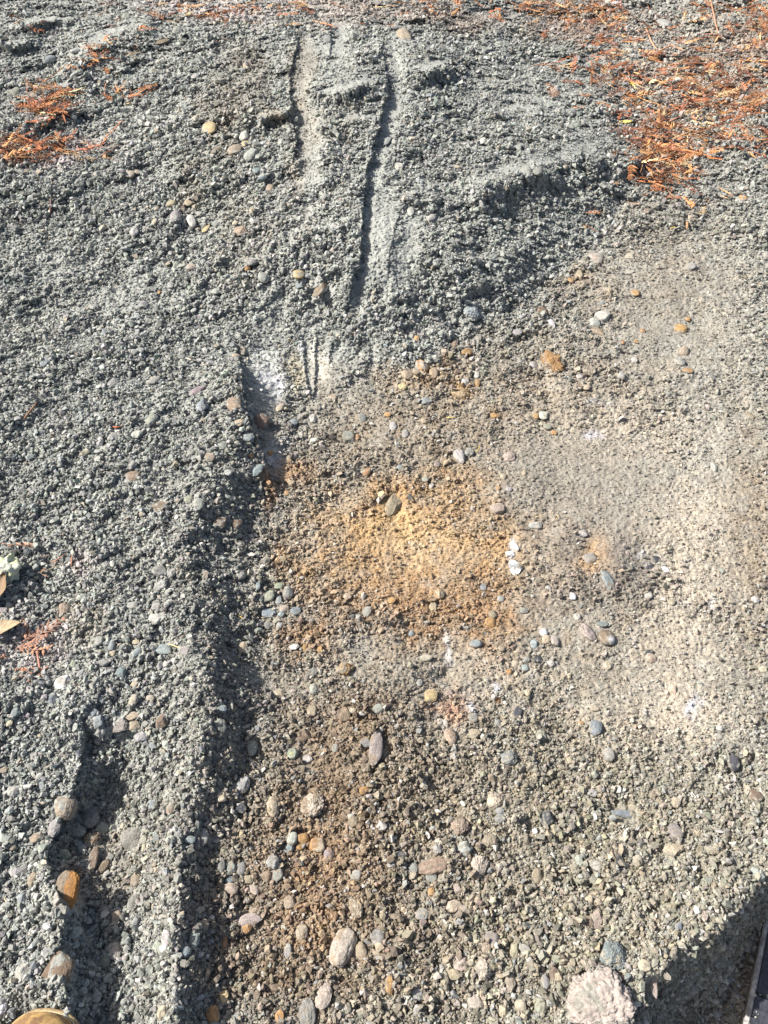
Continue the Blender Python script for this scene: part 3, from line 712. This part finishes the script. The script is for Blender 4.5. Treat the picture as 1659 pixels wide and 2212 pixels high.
order = sorted(range(len(recs)), key=lambda i: -(recs[i][2] * recs[i][3] + (1e6 if recs[i][7] else 0)))
SINGLE = set(order[:290])                           # the ones that show largest are things of their own, the rest one mass
rest_v, rest_f, rest_c, rest_n = [], [], [], 0
STX, STY, STR = [], [], []
for i, q in enumerate(recs):
    u, v, w, h, rot, c, k, phrase = q
    an = np.arange(9) * 0.7
    zs = bil(GH, u + w * 0.35 * np.cos(an), v + h * 0.35 * np.sin(an))
    z0 = float(zs.mean() + 0.4 * zs.std()) + 0.001
    x, y, t = pt(u, v, z0)
    px = t / F
    se = (CAM_H - z0) / math.sqrt(x * x + y * y + (CAM_H - z0) ** 2)        # sine of the looking-down angle
    ce = math.sqrt(1 - se * se)
    a, b = 0.56 * w * px, 0.56 * h * px
    flush = 'flush' in phrase or 'half buried' in phrase or 'flat pale rock' in phrase
    zz = (0.62 if k in 'rc' else 0.55) * min(a, b) * (1.0 if not flush else 0.62)
    yy = math.sqrt(max(b * b - (zz * ce) ** 2, (0.55 * b) ** 2)) / se
    yy = min(yy, 1.7 * max(a, b))
    bigone = max(w, h) > 33
    sv, sf = (SV6, SF6) if bigone else (SV, SF)
    p = stone_shape(k, 0.37 * i + 1, sv, 1.0 if bigone else 0.0)
    p = p * np.array([a, yy, zz])
    cr, sr = math.cos(-rot), math.sin(-rot)
    p = np.stack([p[:, 0] * cr - p[:, 1] * sr, p[:, 0] * sr + p[:, 1] * cr, p[:, 2]], -1)
    tl = rng.normal(0, 0.12, 2)
    p[:, 2] += p[:, 0] * tl[0] + p[:, 1] * tl[1]
    lift = 0.22 * zz if not flush else 0.08 * zz
    x, y, t = pt(u, v, z0 + lift)
    base_c = 0.70 * np.array(COLS[c]) * math.exp(rng.normal(0, 0.10)) * (1 + rng.normal(0, 0.025, 3))
    soil_c = bil(GC, np.array([u]), np.array([v]))[0]
    dust = np.clip(sst(-0.15, 0.5, n3(sv * 2.4, i * 0.11 + 2) + (0.25 if k == 'c' else 0.02) - 0.35 * sv[:, 2]), 0, 0.85)[:, None]
    mott = (1 + 0.22 * n3(sv * 5, i * 0.2) + 0.15 * n3(sv * 13, i * 0.3) + (0.25 * n3(sv * 40, i * 0.4) if bigone else 0))[:, None]
    cc = (base_c[None] * (1 - dust) + soil_c[None] * dust) * mott
    if phrase == 'the brown cobble with a white patch':
        m_ = np.exp(-(((sv[:, 0] - 0.45) / 0.45) ** 2 + ((sv[:, 1] + 0.35) / 0.3) ** 2))[:, None]
        cc = cc * (1 - m_) + 0.7 * m_
    if phrase in ('the blue flake with white edges', 'the white-faced blue stone near the left edge'):
        m_ = sst(0.35, 0.7, np.abs(sv[:, 1] * 0.8 + sv[:, 0] * 0.4 + 0.25 * n3(sv * 3, i)))[:, None]
        cc = cc * (1 - m_) + 0.72 * m_
    if phrase.startswith('the two-tone') or phrase.startswith('the rust-brown'):
        m_ = sst(-0.2, 0.3, sv[:, 0] + 0.4 * n3(sv * 3, i))[:, None]
        cc = cc * (1 - m_) + np.array((0.30, 0.15, 0.05) if 'rust' in phrase else COLS['t']) * m_
    name = 'clod' if k == 'c' else 'pebble' if k == 'r' and max(w, h) < 36 else 'cobble' if k == 'r' else 'stone'
    cc = np.clip(cc, 0.02, 0.85)
    STX.append(float(x))
    STY.append(float(y))
    STR.append(max(a, 0.8 * yy))
    if i not in SINGLE:
        rest_v.append(p + np.array([float(x), float(y), z0 + lift]))
        rest_f.append(sf + rest_n)
        rest_c.append(cc)
        rest_n += len(p)
        continue
    o = build(name, p, sf, cc, M_STONE, k == 'r' or k == 'c')
    o.location = (float(x), float(y), z0 + lift)
    lb = stone_label(q)
    tag(o, lb or ('small loose ' + CNAME[c] + ' stone'), name, 'stones lying loose on the dug ground')
tag(build('small_pebbles', np.concatenate(rest_v), np.concatenate(rest_f), np.concatenate(rest_c), M_STONE, True), 'smallest coloured pebbles mixed through the gravel', kind='stuff')
# a stone pushes the loose grains aside, a few crumbs stay on it
keep = np.ones(len(GP), bool)
for x, y, r in zip(STX, STY, STR):
    d2 = (GP[:, 0] - x) ** 2 + (GP[:, 1] - y) ** 2
    keep &= ~((d2 < (1.0 * r) ** 2) & (GR > 0.0012)) | (rng.uniform(0, 1, len(GP)) < 0.06)
GP, GR, GCOL = GP[keep], GR[keep], GCOL[keep]

# ------------------------------------------------------------------ dead conifer foliage strewn on the ground (nobody could count it)
OCT = np.array([[0, -1, 1, 5], [0, 1, -1, 5]])


def blades(base, tip, width, thick):
    """Slim flattened eight-faced blades from base to tip."""
    d = tip - base
    L = np.linalg.norm(d, axis=1)[:, None]
    d = d / L
    up = np.array([0, 0, 1.0]) + rng.normal(0, 0.35, d.shape)
    sd = np.cross(d, up)
    sd /= np.linalg.norm(sd, axis=1)[:, None]
    nn = np.cross(sd, d)
    m = base + (tip - base) * 0.4
    w, t = np.broadcast_to(width, (len(d),))[:, None], np.broadcast_to(thick, (len(d),))[:, None]
    v = np.stack([base, m + sd * w, m + nn * t, m - sd * w, m - nn * t, tip], 1)
    f = np.array([[0, 1, 2], [0, 2, 3], [0, 3, 4], [0, 4, 1], [5, 2, 1], [5, 3, 2], [5, 4, 3], [5, 1, 4]])
    n = len(d)
    return v.reshape(-1, 3), (f[None] + (np.arange(n) * 6)[:, None, None]).reshape(-1, 3)


LZ = [(1225, 22, 75, 26, 60), (1290, 60, 60, 36, 50), (1320, 110, 60, 40, 42), (1420, 180, 120, 50, 60), (1560, 170, 100, 60, 70), (1640, 80, 50, 70, 80), (1480, 230, 90, 50, 75), (1430, 318, 56, 50, 90), (1410, 350, 40, 40, 40), (1445, 385, 30, 24, 26),
      (1590, 215, 80, 40, 70), (1620, 300, 60, 30, 32), (1540, 300, 60, 40, 30), (1360, 180, 60, 70, 44), (1480, 80, 140, 60, 45), (1250, 150, 40, 40, 14), (1600, 30, 80, 30, 36), (1150, 20, 80, 20, 24), (1000, 18, 120, 16, 24),
      (860, 14, 120, 14, 18), (520, 24, 110, 16, 34), (470, 44, 90, 8, 16), (400, 12, 100, 12, 14), (106, 236, 22, 26, 46), (95, 215, 26, 14, 18), (150, 205, 24, 10, 12), (90, 318, 60, 10, 40), (25, 335, 50, 14, 44), (170, 335, 50, 10, 10),
      (205, 130, 14, 26, 12), (240, 100, 40, 30, 12), (285, 210, 30, 12, 12), (265, 55, 30, 12, 5), (20, 50, 40, 6, 6), (70, 1400, 60, 40, 10), (130, 1200, 50, 40, 5), (60, 1450, 50, 20, 7), (560, 30, 300, 30, 16), (1770, 150, 110, 150, 120), (-120, 320, 80, 30, 50),
      (1480, 420, 120, 60, 12), (1350, 260, 60, 50, 18)]
lv, lf, lc, off = [], [], [], 0
LCOL = np.array([(0.36, 0.155, 0.065), (0.29, 0.11, 0.05), (0.19, 0.075, 0.042), (0.45, 0.24, 0.105), (0.50, 0.36, 0.20), (0.13, 0.065, 0.045), (0.34, 0.15, 0.095)])
LPR = np.array([.26, .2, .13, .17, .10, .07, .07])
for (u, v, ru, rv, n) in LZ:
    for j in range(int(n * (1.15 if v < 1000 else 0.7))):
        uu, vv_ = u + rng.normal() * ru * 0.7, v + rng.normal() * rv * 0.7
        if vv_ < -100:
            continue
        z = float(bil(GH, np.array([uu]), np.array([vv_]))[0])
        x, y, t = pt(uu, vv_, z)
        flat_ = n < 19 and v > 1000
        L = rng.uniform(0.03, 0.13) * (0.6 if flat_ else 1)
        az = rng.uniform(0, 2 * math.pi)
        if rng.uniform() < 0.35:
            az = rng.choice([0, math.pi]) + rng.normal(0, 0.35)
        tilt = rng.normal(0.14, 0.22)
        col = LCOL[rng.choice(len(LCOL), p=LPR)] * math.exp(rng.normal(-0.05, 0.38))
        if flat_:
            col = 0.45 * col + 0.55 * np.array((0.33, 0.22, 0.17))
        ax = np.array([math.cos(az) * math.cos(tilt), math.sin(az) * math.cos(tilt), math.sin(tilt)])
        sd = np.array([-math.sin(az), math.cos(az), rng.normal(0, 0.3)])
        o = np.array([x, y, z + rng.uniform(0.003, 0.020)])
        if rng.uniform() < 0.55:                     # a flat spray: stem with side scales
            m = rng.integers(5, 10)
            k = np.linspace(0, 1, m + 1)
            bend = rng.normal(0, 0.25)
            st = o + ax * (k * L)[:, None] + sd * (bend * k * k * L)[:, None]
            bs, tp = [st[:-1]], [st[1:] + (st[1:] - st[:-1]) * 0.15]
            for sgn in (-1, 1):
                ln = L * (0.42 * (1 - 0.55 * k[1:]))[:, None] * rng.uniform(0.5, 1.1, (m, 1))
                bs.append(st[1:])
                tp.append(st[1:] + (ax * 0.75 + sgn * sd * 0.65) * ln + rng.normal(0, 0.002, (m, 3)))
            B, T_ = np.concatenate(bs), np.concatenate(tp)
            wd = np.r_[np.full(m, 0.0020), np.full(2 * m, 0.0036)]
        else:                                        # loose scraps and needles
            m = rng.integers(2, 6)
            az2 = az + rng.normal(0, 0.7, m)
            d = np.stack([np.cos(az2), np.sin(az2), rng.normal(0.05, 0.18, m)], -1)
            B = o + np.c_[rng.normal(0, 0.014, (m, 2)), np.zeros(m)]
            T_ = B + d * (rng.uniform(0.35, 1.0, m) * L)[:, None]
            wd = rng.uniform(0.0015, 0.0045, m) * (0.45 if flat_ else 1)
        V_, F_ = blades(B, T_, wd, wd * 0.4)
        lv.append(V_)
        lf.append(F_ + off)
        lc.append(np.repeat(col[None] * np.exp(rng.normal(0, 0.12, (len(B), 1))), 6, axis=0))
        off += len(V_)
tag(build('conifer_litter', np.concatenate(lv), np.concatenate(lf), np.clip(np.concatenate(lc), 0.02, 0.8), M_LITTER), 'rusty orange dead conifer sprays and needles littering the gravel', kind='stuff')

# ------------------------------------------------------------------ needles, twigs and leaves one can point at
def at(u, v, up=0.0):
    z = float(bil(GH, np.array([u]), np.array([v]))[0]) + up
    x, y, t = pt(u, v, z)
    return np.array([float(x), float(y), z])


def rod(name, pts, r0, r1, col, label, cat, group=None):
    """A thin tapering stem through ground spots (u, v, lift)."""
    P = np.array([at(*p) for p in pts])
    k = np.linspace(0, len(P) - 1, 4 * len(P))
    P = np.stack([np.interp(k, np.arange(len(P)), P[:, i]) for i in range(3)], -1)
    n, m = len(P), 6
    tg = np.gradient(P, axis=0)
    tg /= np.linalg.norm(tg, axis=1)[:, None]
    s1 = np.cross(tg, [0, 0, 1.0])
    s1 /= np.linalg.norm(s1, axis=1)[:, None]
    s2 = np.cross(s1, tg)
    rad = np.interp(np.linspace(0, 1, n), [0, .12, .8, 1], [0.6 * r0, r0, r1, 0.3 * r1]) * np.exp(rng.normal(0, 0.08, n))
    a = np.arange(m) * 2 * math.pi / m
    v = (P[:, None] + rad[:, None, None] * (np.cos(a)[None, :, None] * s1[:, None] + np.sin(a)[None, :, None] * s2[:, None])).reshape(-1, 3)
    f = [[i * m + j, i * m + (j + 1) % m, (i + 1) * m + (j + 1) % m, (i + 1) * m + j] for i in range(n - 1) for j in range(m)]
    v = np.r_[v, P[:1], P[-1:]]
    f += [[n * m, (j + 1) % m, j, j] for j in range(m)] + [[n * m + 1, (n - 1) * m + j, (n - 1) * m + (j + 1) % m, (n - 1) * m + (j + 1) % m] for j in range(m)]
    tri = []
    for q in f:
        tri.append([q[0], q[1], q[2]])
        if q[2] != q[3]:
            tri.append([q[0], q[2], q[3]])
    org = P[0].copy()
    o = build(name, v - org, np.array(tri), np.array(col)[None] * np.exp(rng.normal(0, 0.1, (len(v), 1))), M_LITTER, True)
    o.location = org
    return tag(o, label, cat, group)


YEL, STRAW, RED = (0.62, 0.46, 0.10), (0.58, 0.44, 0.22), (0.34, 0.12, 0.06)
NG = 'single dry conifer needles on the soil'
rod('needle', [(964, 902, .006), (974, 902, .007), (985, 901, .005)], .0010, .0007, YEL, 'yellow needle lying level beside the flat mustard clay flake', 'needle', NG)
rod('needle', [(1029, 976, .004), (1034, 970, .007), (1036, 962, .005)], .0009, .0007, YEL, 'yellow needle standing right of the close pale and grey stone pair', 'needle', NG)
rod('needle', [(515, 1328, .005), (522, 1334, .007), (528, 1341, .004)], .0011, .0008, YEL, 'short yellow needle in the shade of the left mound', 'needle', NG)
rod('needle', [(621, 1632, .004), (630, 1627, .008), (640, 1620, .005)], .0012, .0008, (0.55, 0.52, 0.08), 'curved yellow-green needle left of the long grey bar-shaped cobble', 'needle', NG)
rod('needle', [(365, 1391, .006), (379, 1396, .010), (394, 1402, .006)], .0013, .0009, STRAW, 'straw-coloured forked needle on the crest of the left mound', 'needle', NG)
rod('needle', [(1200, 1123, .004), (1207, 1114, .007), (1199, 1112, .004)], .0009, .0007, STRAW, 'bent straw needle right of the dark slope above the small orange hollow', 'needle', NG)
rod('needle', [(1076, 1370, .004), (1090, 1367, .006), (1105, 1366, .004)], .0010, .0007, STRAW, 'straw needle lying level on the brown rim right of the orange clay', 'needle', NG)
rod('needle', [(1155, 1117, .004), (1168, 1114, .006), (1180, 1113, .004)], .0010, .0007, STRAW, 'straw needle beside the dark hollow on the right-hand soil', 'needle', NG)
rod('needle', [(10, 1940, .004), (16, 1955, .008), (24, 1966, .004)], .0010, .0008, STRAW, 'pale straw needle on the bottom left mound near the left edge', 'needle', NG)
rod('needle', [(1448, 494, .005), (1455, 490, .009), (1462, 492, .005)], .0014, .0009, YEL, 'small yellow needle on grey gravel below the orange litter', 'needle', NG)
rod('twig', [(400, 773, .006), (412, 777, .008), (432, 780, .006)], .0022, .0016, (0.46, 0.43, 0.38), 'pale grey cane stub lying on the left slope beside the groove', 'twig')
rod('twig', [(244, 922, .006), (254, 923, .009), (264, 921, .006)], .0022, .0016, (0.40, 0.12, 0.06), 'short red twig on the grey left slope', 'twig')
rod('twig', [(52, 905, .006), (70, 882, .012), (80, 868, .008)], .0035, .002, (0.22, 0.13, 0.08), 'dark brown bark strip leaning in the far left gravel', 'twig')
rod('twig', [(76, 1392, .004), (84, 1430, .010), (86, 1448, .006)], .0024, .0018, (0.42, 0.20, 0.15), 'reddish twig on the pink litter patch at the left edge', 'twig')
rod('twig', [(60, 1244, .004), (100, 1232, .010), (150, 1212, .006)], .0011, .0008, (0.30, 0.24, 0.17), 'long thin grey-brown twig right of the crumpled lump at the left edge', 'twig')
rod('twig', [(1395, 60, .010), (1408, 92, .018), (1420, 108, .010)], .0042, .003, (0.52, 0.27, 0.17), 'reddish bent twig in the far gravel at the upper right', 'twig')
rod('twig', [(1420, 112, .010), (1450, 98, .020), (1486, 112, .010)], .0042, .003, (0.50, 0.25, 0.14), 'arched orange twig below the bent one in the far gravel', 'twig')
rod('twig', [(1440, 140, .012), (1500, 136, .020), (1590, 141, .010)], .0045, .003, (0.34, 0.16, 0.09), 'long level brown twig across the upper right gravel', 'twig')
rod('twig', [(1455, 178, .010), (1462, 160, .022), (1465, 145, .012)], .004, .003, (0.62, 0.50, 0.30), 'straw-coloured upright twig under the long level brown twig', 'twig')
rod('twig', [(1440, 318, .012), (1490, 326, .020), (1545, 340, .010)], .0042, .0028, (0.50, 0.22, 0.10), 'long orange twig slanting away from the dense needle litter', 'twig')
rod('twig', [(1535, 0, .010), (1548, 60, .020), (1558, 85, .010)], .004, .003, (0.45, 0.22, 0.13), 'thin reddish upright twig near the top right corner', 'twig')
rod('twig', [(1484, 480, .006), (1485, 486, .016), (1484, 496, .006)], .005, .004, (0.36, 0.20, 0.11), 'stubby brown twig end on the right slope below the litter', 'twig')
rod('twig', [(228, 208, .004), (226, 190, .016), (231, 175, .008)], .0026, .002, (0.42, 0.22, 0.14), 'thin arched reddish twig on the upper left gravel', 'twig')
rod('twig', [(108, 462, .006), (109, 440, .016), (110, 428, .008)], .003, .002, (0.28, 0.14, 0.10), 'dark red-brown twig on the upper left slope', 'twig')


def leaf(name, u, v, length, width, az, col, curl, label, cat='leaf', tilt=(0, 0), vein=None):
    """A thin curled leaf with a pointed tip and a midrib."""
    nu, nw = 14, 7
    k = np.linspace(0, 1, nu)
    half = width * np.sin(math.pi * np.clip(k, 0.02, 0.985)) ** 0.75 * (1 - 0.25 * k) * (1 + 0.12 * rng.normal(size=nu))
    top = []
    for s in (1, -1):
        for i in range(nu):
            for j in np.linspace(-1, 1, nw):
                z = curl * length * (0.5 * (k[i] - 0.5) ** 2 + 0.45 * j * j * width / length) + 0.0025 * rng.normal() * 0.4 - 0.0012 * math.exp(-(j / 0.2) ** 2) + s * 0.0004
                top.append(((k[i] - 0.5) * length, j * half[i], z))
    P = np.array(top)
    ca, sa = math.cos(az), math.sin(az)
    P[:, 2] += P[:, 0] * tilt[0] + P[:, 1] * tilt[1]
    P = np.stack([P[:, 0] * ca - P[:, 1] * sa, P[:, 0] * sa + P[:, 1] * ca, P[:, 2]], -1)
    N = nu * nw
    f = []
    for i in range(nu - 1):
        for j in range(nw - 1):
            a = i * nw + j
            f += [[a, a + nw, a + nw + 1], [a, a + nw + 1, a + 1], [N + a, N + a + nw + 1, N + a + nw], [N + a, N + a + 1, N + a + nw + 1]]
    rim = [i * nw for i in range(nu)] + [(nu - 1) * nw + j for j in range(1, nw)] + [i * nw + nw - 1 for i in range(nu - 2, -1, -1)] + [j for j in range(nw - 2, 0, -1)]
    for a, b in zip(rim, rim[1:] + rim[:1]):
        f += [[a, b, N + b], [a, N + b, N + a]]
    c = np.array(col)[None] * np.exp(rng.normal(0, 0.1, (len(P), 1)))
    o = build(name, P, np.array(f), np.clip(c, .02, .85), M_LITTER, True)
    q = at(u, v, 0.012)
    o.location = q
    return tag(o, label, cat)


leaf('leaf', 1370, 182, 0.060, 0.016, 0.25, (0.72, 0.55, 0.08), 0.5, 'small yellow leaf lying uppermost in the orange litter')
leaf('leaf', 1351, 264, 0.060, 0.013, 0.1, (0.74, 0.60, 0.14), 0.4, 'small yellow leaf on grey gravel left of the dense needle tuft')
leaf('leaf', -8, 1280, 0.085, 0.026, 1.3, (0.20, 0.135, 0.085), 0.5, 'brown curled leaf cut off by the left edge', tilt=(0.2, -0.3))
leaf('leaf', 2, 1356, 0.085, 0.020, 0.2, (0.36, 0.28, 0.18), 0.5, 'tan dry leaf at the left edge above the pink litter patch')

# the crumpled pale lump at the left edge
k = SV.copy()
r = 0.8 + 0.35 * np.abs(n3(k * 2.0, 5.3)) * 2 + 0.18 * n3(k * 5, 6.1) + 0.22 * lumps(k[:, 0] * 4 + 3, k[:, 1] * 4 + k[:, 2] * 3, 77)
k = k * r[:, None] * np.array([0.023, 0.030, 0.022])
cc = np.array([0.48, 0.49, 0.40])[None] * (1 + 0.35 * n3(SV * 4, 2.2))[:, None]
g_ = sst(0, 0.5, n3(SV * 2, 8.8) + 0.3 * SV[:, 1])[:, None]
cc = cc * (1 - 0.6 * g_) + np.array([0.58, 0.60, 0.30]) * 0.6 * g_
o = build('paper_scrap', k, SF, np.clip(cc, .05, .85), M_STONE, True)
o.location = at(16, 1232, 0.012)
tag(o, 'crumpled white and yellow-green lump of waste at the left edge', 'scrap')


# ------------------------------------------------------------------ the boot at the bottom left, toe cap towards the heap
def plain(name, col, rough=0.7, scale=60, amount=0.3, col2=None, spec=0.3, bump=0.3):
    m, t, b = new_mat(name)
    tc = t.nodes.new('ShaderNodeTexCoord')
    n = t.nodes.new('ShaderNodeTexNoise')
    n.inputs['Scale'].default_value = scale
    n.inputs['Detail'].default_value = 6
    n.inputs['Roughness'].default_value = 0.65
    t.links.new(tc.outputs['Object'], n.inputs['Vector'])
    rp = t.nodes.new('ShaderNodeValToRGB')
    c2 = col2 or tuple(c * (1 - amount) for c in col)
    rp.color_ramp.elements[0].position, rp.color_ramp.elements[0].color = 0.40, (*c2, 1)
    rp.color_ramp.elements[1].position, rp.color_ramp.elements[1].color = 0.62, (*col, 1)
    t.links.new(n.outputs['Fac'], rp.inputs[0])
    t.links.new(rp.outputs[0], b.inputs['Base Color'])
    b.inputs['Roughness'].default_value = rough
    b.inputs['Specular IOR Level'].default_value = spec
    bp = t.nodes.new('ShaderNodeBump')
    bp.inputs['Strength'].default_value, bp.inputs['Distance'].default_value = bump, 0.002
    t.links.new(n.outputs['Fac'], bp.inputs['Height'])
    t.links.new(bp.outputs[0], b.inputs['Normal'])
    return m


M_LEATHER = plain('tan_leather', (0.52, 0.34, 0.13), 0.55, 55, col2=(0.20, 0.12, 0.06))
M_WELT = plain('welt_rubber', (0.44, 0.33, 0.17), 0.6, 120, col2=(0.26, 0.18, 0.10))
M_LINE = plain('welt_stitch', (0.55, 0.48, 0.30), 0.6, 200)
M_SOLE = plain('sole_rubber', (0.10, 0.08, 0.06), 0.8, 90)
M_LACE = plain('lace_cord', (0.25, 0.17, 0.09), 0.8, 300)


def outline(s, gx, gy):
    """Half-widths of a boot sole along its length s (0 heel .. 1 toe)."""
    return gx


def loft(name, rings, mat, parent, caps=True):
    """Closed surface through rings of equal point count."""
    n, m = len(rings), len(rings[0])
    v = np.concatenate(rings)
    f = []
    for i in range(n - 1):
        for j in range(m):
            a, b, c, d = i * m + j, i * m + (j + 1) % m, (i + 1) * m + (j + 1) % m, (i + 1) * m + j
            f += [[a, b, c], [a, c, d]]
    if caps:
        v = np.r_[v, rings[0].mean(0)[None], rings[-1].mean(0)[None]]
        f += [[n * m, (j + 1) % m, j] for j in range(m)] + [[n * m + 1, (n - 1) * m + j, (n - 1) * m + (j + 1) % m] for j in range(m)]
    o = build(name, v, np.array(f), None, mat, True, parent)
    return o


def footprint(grow, z, m=64):
    """A boot's outline at height z: a broad round toe at +y, a narrower heel at -y, origin under the toe's centre."""
    a = np.linspace(0, 2 * math.pi, m, endpoint=False)
    x, y = np.cos(a), np.sin(a)
    wx = np.where(y > 0, 0.058, 0.058 - 0.022 * sst(0.1, 0.75, -y))
    e = 0.86
    px = np.sign(x) * np.abs(x) ** e * (wx + grow)
    py = np.where(y > 0, np.abs(y) ** e * (0.062 + grow), -np.abs(y) ** 0.9 * (0.215 + grow))
    return np.stack([px, py, np.full(m, z)], -1)


boot = bpy.data.objects.new('work_boot', None)
COL.objects.link(boot)
bz = float(bil(GH, np.array([110.0]), np.array([2215.0]))[0]) - 0.004
bx, by, _ = pt(96.0, 2178.0, bz + 0.045)
boot.location = (float(bx), float(by) - 0.066, bz)
boot.rotation_euler = (0, 0, math.radians(-8))
tag(boot, 'scuffed tan leather work boot at the bottom left, only its toe in view', 'boot')
loft('sole', [footprint(0.002, 0.0), footprint(0.004, 0.004), footprint(0.004, 0.018), footprint(0.002, 0.021)], M_SOLE, boot)
welt = loft('welt', [footprint(0.004, 0.0212), footprint(0.0075, 0.023), footprint(0.008, 0.027), footprint(0.0055, 0.030), footprint(-0.002, 0.0305)], M_WELT, boot)
a_ = footprint(0.0035, 0.0312)
loft('stitching', [a_ * 1.0, a_ + np.array([0, 0, 0.0012]), footprint(0.0018, 0.0324), footprint(0.0018, 0.0312)], M_LINE, boot, False).parent = welt
rings = []
for z, g, back in [(0.029, 0.0, 0), (0.036, 0.0012, 0), (0.048, -0.001, 0), (0.060, -0.008, 0), (0.069, -0.018, 0), (0.075, -0.030, 0), (0.078, -0.042, 0), (0.079, -0.052, 0)]:
    p = footprint(g, z)
    p[:, 1] = np.where(p[:, 1] < -0.03, -0.03 + (p[:, 1] + 0.03) * 0.02, p[:, 1])
    rings.append(p)
loft('toe_cap', rings, M_LEATHER, boot)
rings = []
for z, g in [(0.029, -0.002), (0.05, -0.003), (0.07, -0.006), (0.085, -0.012)]:
    p = footprint(g, z)
    p[:, 1] = np.where(p[:, 1] > -0.012, -0.012 + (p[:, 1] + 0.012) * 0.02, p[:, 1])
    rings.append(p)
for z, w, yc, l in [(0.10, 0.044, -0.13, 0.075), (0.13, 0.046, -0.14, 0.066), (0.17, 0.05, -0.146, 0.062), (0.21, 0.054, -0.15, 0.062)]:
    a = np.linspace(0, 2 * math.pi, 64, endpoint=False)
    rings.append(np.stack([w * np.cos(a), yc + l * np.sin(a), np.full(64, z)], -1))
loft('upper', rings, M_LEATHER, boot)
for i in range(5):
    zz, yy = 0.088 + 0.024 * i, -0.035 - 0.006 * i - (0.018 if i else 0)
    a = np.linspace(0, 2 * math.pi, 8, endpoint=False)
    rr = [np.stack([np.full(8, x_), yy + 0.004 * np.cos(a) - 0.012 * (x_ / 0.03) ** 2, zz + 0.004 * np.sin(a) + 0.003], -1) for x_ in np.linspace(-0.03, 0.03, 9)]
    loft('lace', rr, M_LACE, boot)

# ------------------------------------------------------------------ the black board at the lower right
M_BOARD = plain('black_plastic', (0.060, 0.062, 0.078), 0.42, 130, col2=(0.030, 0.031, 0.038), spec=0.5)
M_WORN = plain('worn_edge', (0.50, 0.48, 0.45), 0.7, 90, col2=(0.24, 0.22, 0.20))
d = BD
board = bpy.data.objects.new('black_board', None)
COL.objects.link(board)
board.location = (A[0], A[1], zb)
board.rotation_euler = (0, 0, math.atan2(d[1], d[0]))
tag(board, 'black plastic-faced board with a worn pale edge at the lower right', 'board')


def box(name, x0, x1, y0, y1, z0, z1, mat, parent, bev=0.002, seg=2):
    bm = bmesh.new()
    bmesh.ops.create_cube(bm, size=1)
    for v in bm.verts:
        v.co = (x0 + (v.co.x + .5) * (x1 - x0), y0 + (v.co.y + .5) * (y1 - y0), z0 + (v.co.z + .5) * (z1 - z0))
    bmesh.ops.bevel(bm, geom=bm.edges[:], offset=bev, segments=seg, affect='EDGES')
    me = bpy.data.meshes.new(name)
    bm.to_mesh(me)
    bm.free()
    me.materials.append(mat)
    o = bpy.data.objects.new(name, me)
    COL.objects.link(o)
    o.parent = parent
    return o


sg = 1.0 if (np.array([-d[1], d[0]]) @ nrm) > 0 else -1.0       # local +y or -y is the board's inner side
def bb(name, x0, x1, y0, y1, z0, z1, mat, bev=0.002):
    ya, yb = sorted((sg * y0, sg * y1))
    return box(name, x0, x1, ya, yb, z0, z1, mat, board, bev)


bb('edge_strip', 0, LEN, 0.0, 0.0085, -0.05, 0.0015, M_WORN)
for x0, x1 in ((0, 0.205), (0.207, LEN)):
    bb('panel', x0, x1, 0.009, 0.052, -0.05, 0.0, M_BOARD)
bb('bead', 0.206, LEN, 0.0525, 0.056, -0.05, 0.002, M_WORN, 0.001)
bb('inner_panel', 0, LEN, 0.0565, 0.36, -0.05, -0.003, M_BOARD)
bw = rng.uniform(0, 1, (900, 2)) ** np.array([1, 1.0])
bp_ = A + d * (bw[:, :1] * LEN) + nrm * (0.008 + 0.3 * bw[:, 1:] ** 1.5)
br = np.exp(rng.normal(math.log(0.0011), 0.5, 900))
keep = rng.uniform(0, 1, 900) < 0.75
# no grain pokes through the board
loc = GP[:, :2] - A
on = ((loc @ d) > -0.01) & ((loc @ d) < LEN + .01) & ((loc @ nrm) > -0.002) & ((loc @ nrm) < 0.37)
GP, GR, GCOL = GP[~on], GR[~on], GCOL[~on]
GP = np.r_[GP, np.c_[bp_, zb + br * 0.5][keep]]
GR = np.r_[GR, br[keep]]
GCOL = np.r_[GCOL, (np.array([0.42, 0.40, 0.33])[None] * np.exp(rng.normal(0, .25, (900, 1))))[keep]]

gravel = grains_mesh('gravel', GP, GR, GCOL, M_GRAVEL)
tag(gravel, 'loose crushed grey and tan gravel strewn over the heaps', kind='stuff')
